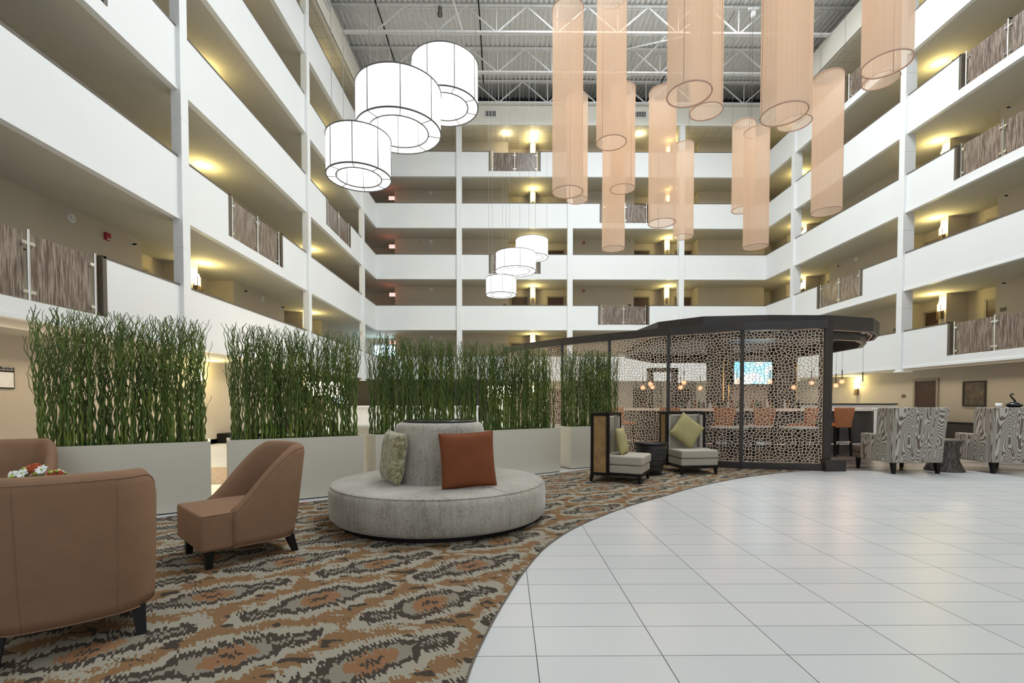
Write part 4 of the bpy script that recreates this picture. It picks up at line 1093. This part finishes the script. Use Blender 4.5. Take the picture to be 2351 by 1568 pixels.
for i in range(len(posts)-1):
    a = Vector((*posts[i], 0)); b = Vector((*posts[i+1], 0)); d = a-b; L = d.length; rz = math.atan2(d.y, d.x)
    p = obj('lattice_panel', pm, None, t, (b.x, b.y, ZB0+.01), (0, 0, rz)); p.scale = (L/PW, 1, 1)
    obj('base_rail', MB().bar((b.x, b.y, .06), (a.x, a.y, .06), .08, .12), M['darkwood'], t)
    ex = d.normalized()*.03; obj('top_beam', MB().bar((b.x-ex.x, b.y-ex.y, 2.635), (a.x+ex.x, a.y+ex.y, 2.635), .12, .15), M['darkwood'], t)
    if i > 0: obj('post', MB().bar((a.x, a.y, 0), (a.x, a.y, ZB1), .055, .055), M['darkwood'], t)
t = thing('bar_column', 'square dark wood column at right end of perforated screen', 'column', (5.76, 8.66, 0), .1)
obj('shaft', MB().box(-.075, .075, -.075, .075, 0, 2.7), M['darkwood'], t)
obj('plinth', MB().box(-.09, .30, -.16, .12, .0, .21), M['darkwood'], t)
CP = [(3.05, 11.3), (3.18, 10.15), (3.87, 9.48), (5.05, 9.32), (6.3, 9.34), (7.38, 9.66), (7.92, 10.2), (8.42, 11.0), (8.5, 12.2), (8.3, 14.2), (7.0, 15.6), (4.6, 15.6), (3.2, 13.8)]
t = thing('bar_canopy', 'dark faceted wooden canopy over the bar', 'canopy', (0, 0, 0))
mb = MB(); n = len(CP)
cx0, cy0 = 5.6, 12.3
def inset(s): return [(cx0+(x-cx0)*s, cy0+(y-cy0)*s) for x, y in CP]
def band(mb, P, z0, z1, th=.05):
    Q = [(cx0+(x-cx0)*(1-th/2.5), cy0+(y-cy0)*(1-th/2.5)) for x, y in P]; m = len(P)
    v = [(x, y, z0) for x, y in P]+[(x, y, z1) for x, y in P]+[(x, y, z0) for x, y in Q]+[(x, y, z1) for x, y in Q]
    f = []
    for i in range(m):
        j = (i+1) % m; f += [(i, j, j+m, i+m), (j+2*m, i+2*m, i+3*m, j+3*m), (i+m, j+m, j+3*m, i+3*m), (j, i, i+2*m, j+2*m)]
    mb.add(v, f); return mb
obj('fascia', band(MB(), CP, 2.66, 2.93), M['darkwood'], t)
obj('soffit', MB().prism(inset(.985), 2.72, 2.78), M['darkwood'], t)
obj('inner_fascia', band(MB(), inset(.93), 2.50, 2.72, .08), M['darkwood'], t)
obj('light_trough', band(MB(), inset(.965), 2.655, 2.675, .02), M['bronze'], t)
for x in (4.45, 8.15): pass
t2 = thing('dome_camera', 'small white dome security camera under the bar canopy', 'camera', (7.35, 9.95, 2.655))
obj('housing', MB().lathe([(0, .06), (.065, .06), (.07, 0), (.055, -.005)], 20), M['parapet'], t2); obj('dome', MB().lathe([(.055, 0), (.045, -.035), (.02, -.055), (0, -.058)], 20), M['glassblack'], t2)
# columns and tv wall of the back bar
t = thing('back_bar', 'dark wood back bar with lit panel between two columns', 'shelf', (0, 0, 0))
obj('column', MB().box(5.52, 6.05, 12.9, 13.3, 0, 2.72), M['darkwood'], t)
obj('column', MB().box(7.15, 7.70, 12.7, 13.1, 0, 2.72), M['darkwood'], t)
obj('back_panel', MB().box(6.05, 7.15, 13.1, 13.2, 0, 2.5), M['greyfab'], t)
obj('brass_strip', MB().box(5.80, 5.83, 12.88, 12.90, 1.2, 2.4), M['gold'], t); obj('brass_strip', MB().box(5.95, 5.97, 12.88, 12.90, 1.2, 2.4), M['gold'], t); obj('brass_strip', MB().box(7.66, 7.69, 12.68, 12.70, 1.2, 2.3), M['gold'], t)
obj('cabinet', MB().box(4.4, 7.9, 12.35, 12.7, 0, 1.0), M['dark_stone'], t)
obj('bottle_shelf', MB().box(4.4, 7.9, 12.35, 12.85, 1.0, 1.03), M['halfwall'], t)
obj('rear_opening', MB().box(4.05, 4.15, 13.6, 13.9, 0, 2.2).box(4.75, 4.85, 13.6, 13.9, 0, 2.2).box(4.05, 4.85, 13.6, 13.9, 2.12, 2.22), M['darkwood'], t)
t = thing('television', 'wall television with blue picture seen through the perforated screen', 'television', (6.52, 12.72, 2.02))
obj('bezel', MB().box(-.52, .52, -.02, .04, -.31, .31), M['black'], t); obj('screen', MB().box(-.50, .50, -.026, -.02, -.29, .29), M['tv'], t)
# counter
CL = catmull([(3.0, 14.6), (3.05, 13.4), (3.7, 12.35), (4.9, 11.75), (6.4, 11.55), (8.4, 11.6), (9.35, 11.9), (9.7, 12.8), (9.7, 14.4)], 5)
def ribbon(P, w, z0, z1):
    v = []; n = len(P)
    for i, p in enumerate(P):
        a = Vector(P[max(0, i-1)]); b = Vector(P[min(n-1, i+1)]); d = (b-a).normalized(); nn = Vector((-d.y, d.x))
        for s in (0, w):
            for z in (z0, z1): v.append((p[0]+nn.x*s, p[1]+nn.y*s, z))
    f = []
    for i in range(n-1):
        a = i*4; b = a+4; f += [(a, b, b+1, a+1), (a+3, b+3, b+2, a+2), (a+1, b+1, b+3, a+3), (a+2, b+2, b, a)]
    f += [(0, 1, 3, 2), (4*n-4, 4*n-2, 4*n-1, 4*n-3)]
    return MB().add(v, f)
t = thing('bar_counter', 'curved bar counter with white stone top and dark front', 'counter', (0, 0, 0))
obj('counter_top', ribbon(CL, .55, 1.03, 1.09), M['counter'], t)
CL2 = [(p[0]*.985+.09, p[1]+.22) for p in CL]
obj('counter_front', ribbon(CL2, .12, 0, 1.03), M['dark_stone'], t)
obj('foot_rail', MB().tube([(p[0], p[1]+.05, .22) for p in CL], .02, 8), M['chrome'], t)
t = thing('half_wall', 'long low white wall with black cap behind the bar', 'wall', (0, 0, 0))
obj('wall_body', MB().box(8.4, 13.2, 16.2, 16.35, 0, 1.17), M['halfwall'], t); obj('wall_cap', MB().box(8.36, 13.24, 16.16, 16.39, 1.17, 1.21), M['black'], t)
# stools
def stool(label, loc, rz):
    """back at local -y"""
    t = thing('bar_stool', label, 'stool', loc, rz, 'orange leather bar stools')
    v = []
    for z, y, w in ((.66, -.20, .185), (.78, -.215, .19), (.95, -.235, .225), (1.12, -.25, .235)): v += [(-w, y, z), (w, y, z), (w, y+.05, z), (-w, y+.05, z)]
    f = [(3, 2, 1, 0), (12, 13, 14, 15)]
    for i in range(3):
        for j in range(4): a = i*4+j; b = i*4+(j+1) % 4; f.append((a, b, b+4, a+4))
    obj('backrest', MB().add(v, f), M['orange'], t, bevel=.015)
    obj('seat', MB().box(-.21, .21, -.20, .24, .68, .75), M['orange'], t, bevel=.025, seg=3)
    for sx in (-1, 1):
        for sy in (-1, 1): obj('leg', MB().taper(sx*.175, .19 if sy > 0 else -.17, 0, .68, .03, .045, dx=sx*.02, dy=sy*.03), M['black'], t)
    obj('footrest', MB().box(-.18, .18, .19, .215, .25, .28).box(-.18, .18, -.20, -.175, .32, .35).box(-.19, -.165, -.18, .19, .30, .33).box(.165, .19, -.18, .19, .30, .33), M['chrome'], t)
    return t
s0 = stool('orange leather bar stool right of the dark column, back to camera', (7.66, 11.08, 0), .05)
for lb, l, rz in (('orange leather bar stool partly hidden behind the left patterned armchair', (9.28, 11.25, 0), -1.1),
                  ('orange bar stool seen through screen panel beside the dark column', (6.75, 10.95, 0), .5), ('orange bar stool seen through screen below the television', (5.75, 10.85, 0), -.1),
                  ('orange bar stool seen through screen left of the television', (5.0, 11.05, 0), -.35), ('orange bar stool seen through screen above the front facing box chair', (3.95, 11.5, 0), -.5),
                  ('orange bar stool seen through screen, leftmost of the stools', (2.95, 12.2, 0), -1.0)):
    copy_tree(s0, lb, l, rz)
# white dining tables behind the screen
def dt(label, x, y):
    t = thing('cafe_table', label, 'table', (x, y, 0), 0, 'white topped cafe tables behind the screen')
    obj('table_top', MB().cyl(.36, .71, .74, 40), M['counter'], t); obj('pedestal', MB().cyl(.035, .02, .71, 12), M['black'], t); obj('foot', MB().cyl(.24, 0, .02, 24), M['black'], t)
    return t
a0 = dt('round white cafe table behind screen, left one', 4.62, 9.95)
copy_tree(a0, 'round white cafe table behind screen, middle one', (5.32, 10.30, 0)); copy_tree(a0, 'round white cafe table behind screen, right one beside dark column', (6.02, 9.85, 0))
# glowing globes
def globe(x, y, z, label, zt=2.73):
    t = thing('globe_pendant', label, 'pendant lamp', (x, y, z), 0, 'amber globe pendants over the bar')
    g = MB(); prof = [(.052*math.sin(PI*i/12), -.052*math.cos(PI*i/12)) for i in range(13)]; g.lathe(prof, 24)
    gm = GL or g.mesh('globe', M['amber'])
    obj('globe', gm, None, t); obj('bulb', MB().lathe([(.016*math.sin(PI*i/8), -.016*math.cos(PI*i/8)) for i in range(9)], 12), M['bulbcore'], t)
    obj('stem', MB().tube([(0, 0, .05), (0, 0, .27)], .010, 6), M['black'], t); obj('cord', MB().tube([(0, 0, .27), (0, 0, zt-z)], .003, 4), M['black'], t)
    return gm
def amber():
    t = NT('amber_glass_globe'); e = t.node('ShaderNodeEmission'); e.inputs[0].default_value = (1, .27, .11, 1); e.inputs[1].default_value = 2.4
    tp = t.node('ShaderNodeBsdfTransparent'); tp.inputs[0].default_value = (1, .75, .62, 1); m = t.node('ShaderNodeMixShader'); m.inputs[0].default_value = .5
    t.lk(e.outputs[0], m.inputs[1]); t.lk(tp.outputs[0], m.inputs[2]); t.lk(m.outputs[0], t.out.inputs[0]); return t.m
M['amber'] = amber(); GL = None
ordl = ['first', 'second', 'third', 'fourth', 'fifth', 'sixth', 'seventh', 'eighth', 'ninth', 'tenth']
for i, (x, z) in enumerate(((3.13, 1.58), (3.34, 1.67), (3.42, 1.60), (4.0, 1.585), (4.12, 1.70), (4.55, 1.575), (5.30, 1.72), (6.13, 1.72), (6.76, 1.595), (7.03, 1.69))):
    GL = globe(x, 11.05+.12*(i % 3), z, 'amber globe pendant behind the perforated screen, %s from left' % ordl[i])
for x, z, lb in ((7.56, 1.625, 'lower amber globe pendant just right of dark column'), (7.70, 1.715, 'upper amber globe pendant just right of dark column'), (8.18, 1.665, 'amber globe pendant in front of the yellow sconce on right wall')):
    globe(x, 11.0, z, lb)
for x, y in ((3.4, 11.6), (5.0, 10.9), (6.9, 10.9), (7.7, 10.8)): point('bar_glow', (x, y, 1.7), 7, (1, .62, .42), .1)
point('bar_shelf_glow', (6.6, 12.2, 2.0), 7, (1, .82, .66), .15)
# bottles
bt = MB().lathe([(0, 0), (.036, 0), (.038, .02), (.038, .17), (.016, .215), (.014, .28), (0, .28)], 14)
bms = [bt.mesh('bottle', plain('bottle_glass_%s' % n_, c, .12)) for n_, c in (('green', (.05, .12, .05)), ('amber', (.22, .09, .02)), ('clear', (.6, .62, .62)), ('dark', (.02, .02, .02)))]
for i in range(26):
    x = 4.55+i*.125; o = obj('bottle', bms[(i*7) % 4], None, None, (x, 12.50+.07*(i % 3), 1.03)); sc = .85+.3*((i*5) % 7)/7; o.scale = (1, 1, sc)
    tag(o, 'liquor bottle standing on the back bar shelf', 'bottle', 'bottles on the back bar shelf')
pl0 = None
for x, y, lb in ((8.0, 11.85, 'pink placemat on the bar counter behind the orange stool'), (8.95, 12.0, 'pink placemat on bar counter behind the left patterned armchair')):
    tag(obj('placemat', MB().cyl(.17, 1.09, 1.098, 24, x, y), plain('pale_pink_mat', (.55, .35, .33), .7)), lb, 'placemat', 'placemats on the bar')

# ------------------------------------------------------------------ lobby behind the planters
def floor_lamp(label, loc, rs_, h0, h1):
    t = thing('lobby_lamp', label, 'lamp', loc, 0, 'lamps with drum shades behind the willow')
    obj('lamp_shade', MB().lathe([(rs_, h0), (rs_, h1)], 32), M['shade_glow'], t)
    obj('stand', MB().cyl(.05, .03, h0+.1, 16), M['shade_glow'], t); obj('base', MB().cyl(.2, 0, .03, 24), M['chrome'], t)
    point('lamp_glow', (loc[0], loc[1], (h0+h1)/2), 14, (1, .8, .55), .12)
floor_lamp('lit drum shade lamp behind second planter willow', (-5.0, 13.4, 0), .47, 1.40, 1.80)
floor_lamp('lit drum shade lamp behind the long willow screen', (-.18, 14.5, 0), .39, 1.42, 1.73)
t = thing('reception_desk', 'white reception desk in the dark recess at far left', 'desk', (0, 0, 0))
obj('desk_front', MB().box(-7.4, -1.2, 20.0, 20.2, 0, 1.05), M['halfwall'], t); obj('desk_top', MB().box(-7.45, -1.15, 19.9, 20.8, 1.05, 1.12), M['counter'], t)
obj('desk_side', MB().box(-7.4, -7.2, 20.2, 23, 0, 1.05), M['halfwall'], t)
t = thing('dark_recess_sheet', 'dark sheet standing in for the dark recess behind the reception desk', 'panel', (0, 0, 0))
obj('panel', MB().box(-8.7, -1.0, 24.4, 24.6, 0, 2.43), M['darkwood'], t)  # added dark sheet, makes the recess behind the desk read as dark
for i, (x, lb) in enumerate(((-6.75, 'pale computer monitor on the reception desk, right one'), (-7.15, 'pale computer monitor on reception desk, left one'))):
    t = thing('computer_monitor', lb, 'monitor', (x, 20.3, 1.12), 0, 'monitors on the reception desk')
    obj('screen', MB().box(-.17, .17, -.02, .02, .10, .38), M['monitor'], t); obj('stand', MB().box(-.03, .03, -.02, .02, 0, .12).box(-.1, .1, -.08, .08, 0, .01), M['black'], t)
def club(label, loc, rz):
    t = thing('lobby_armchair', label, 'armchair', loc, rz, 'cream armchairs behind the planters')
    v = MB().box(-.38, .38, .22, .38, .12, .86); obj('backrest', v, M['planter'], t, bevel=.06, seg=3)
    for s in (-1, 1): obj('arm', MB().box(min(s*.38, s*.26), max(s*.38, s*.26), -.34, .3, .12, .60), M['planter'], t, bevel=.04, seg=3)
    obj('seat', MB().box(-.27, .27, -.34, .24, .12, .42), M['planter'], t, bevel=.03)
    for sx in (-1, 1):
        for sy in (-1, 1): obj('leg', MB().taper(sx*.3, sy*.28, 0, .13, .03, .04), M['black'], t)
    return t
c0 = club('cream armchair seen in the gap beside the long planter', (-2.25, 8.5, 0), PI*.9)
copy_tree(c0, 'cream armchair hidden behind the long willow screen', (-.9, 9.9, 0), PI*1.1)
# white glossy strip and dark cabinet in the gap
t = thing('low_cabinet', 'black low cabinet standing on beige wall base left of second planter', 'cabinet', (WXL+.2, 15.4, 0), PI/2)
obj('cabinet', MB().box(-.7, .7, -.18, .18, 0, .30), M['black'], t, bevel=.01)
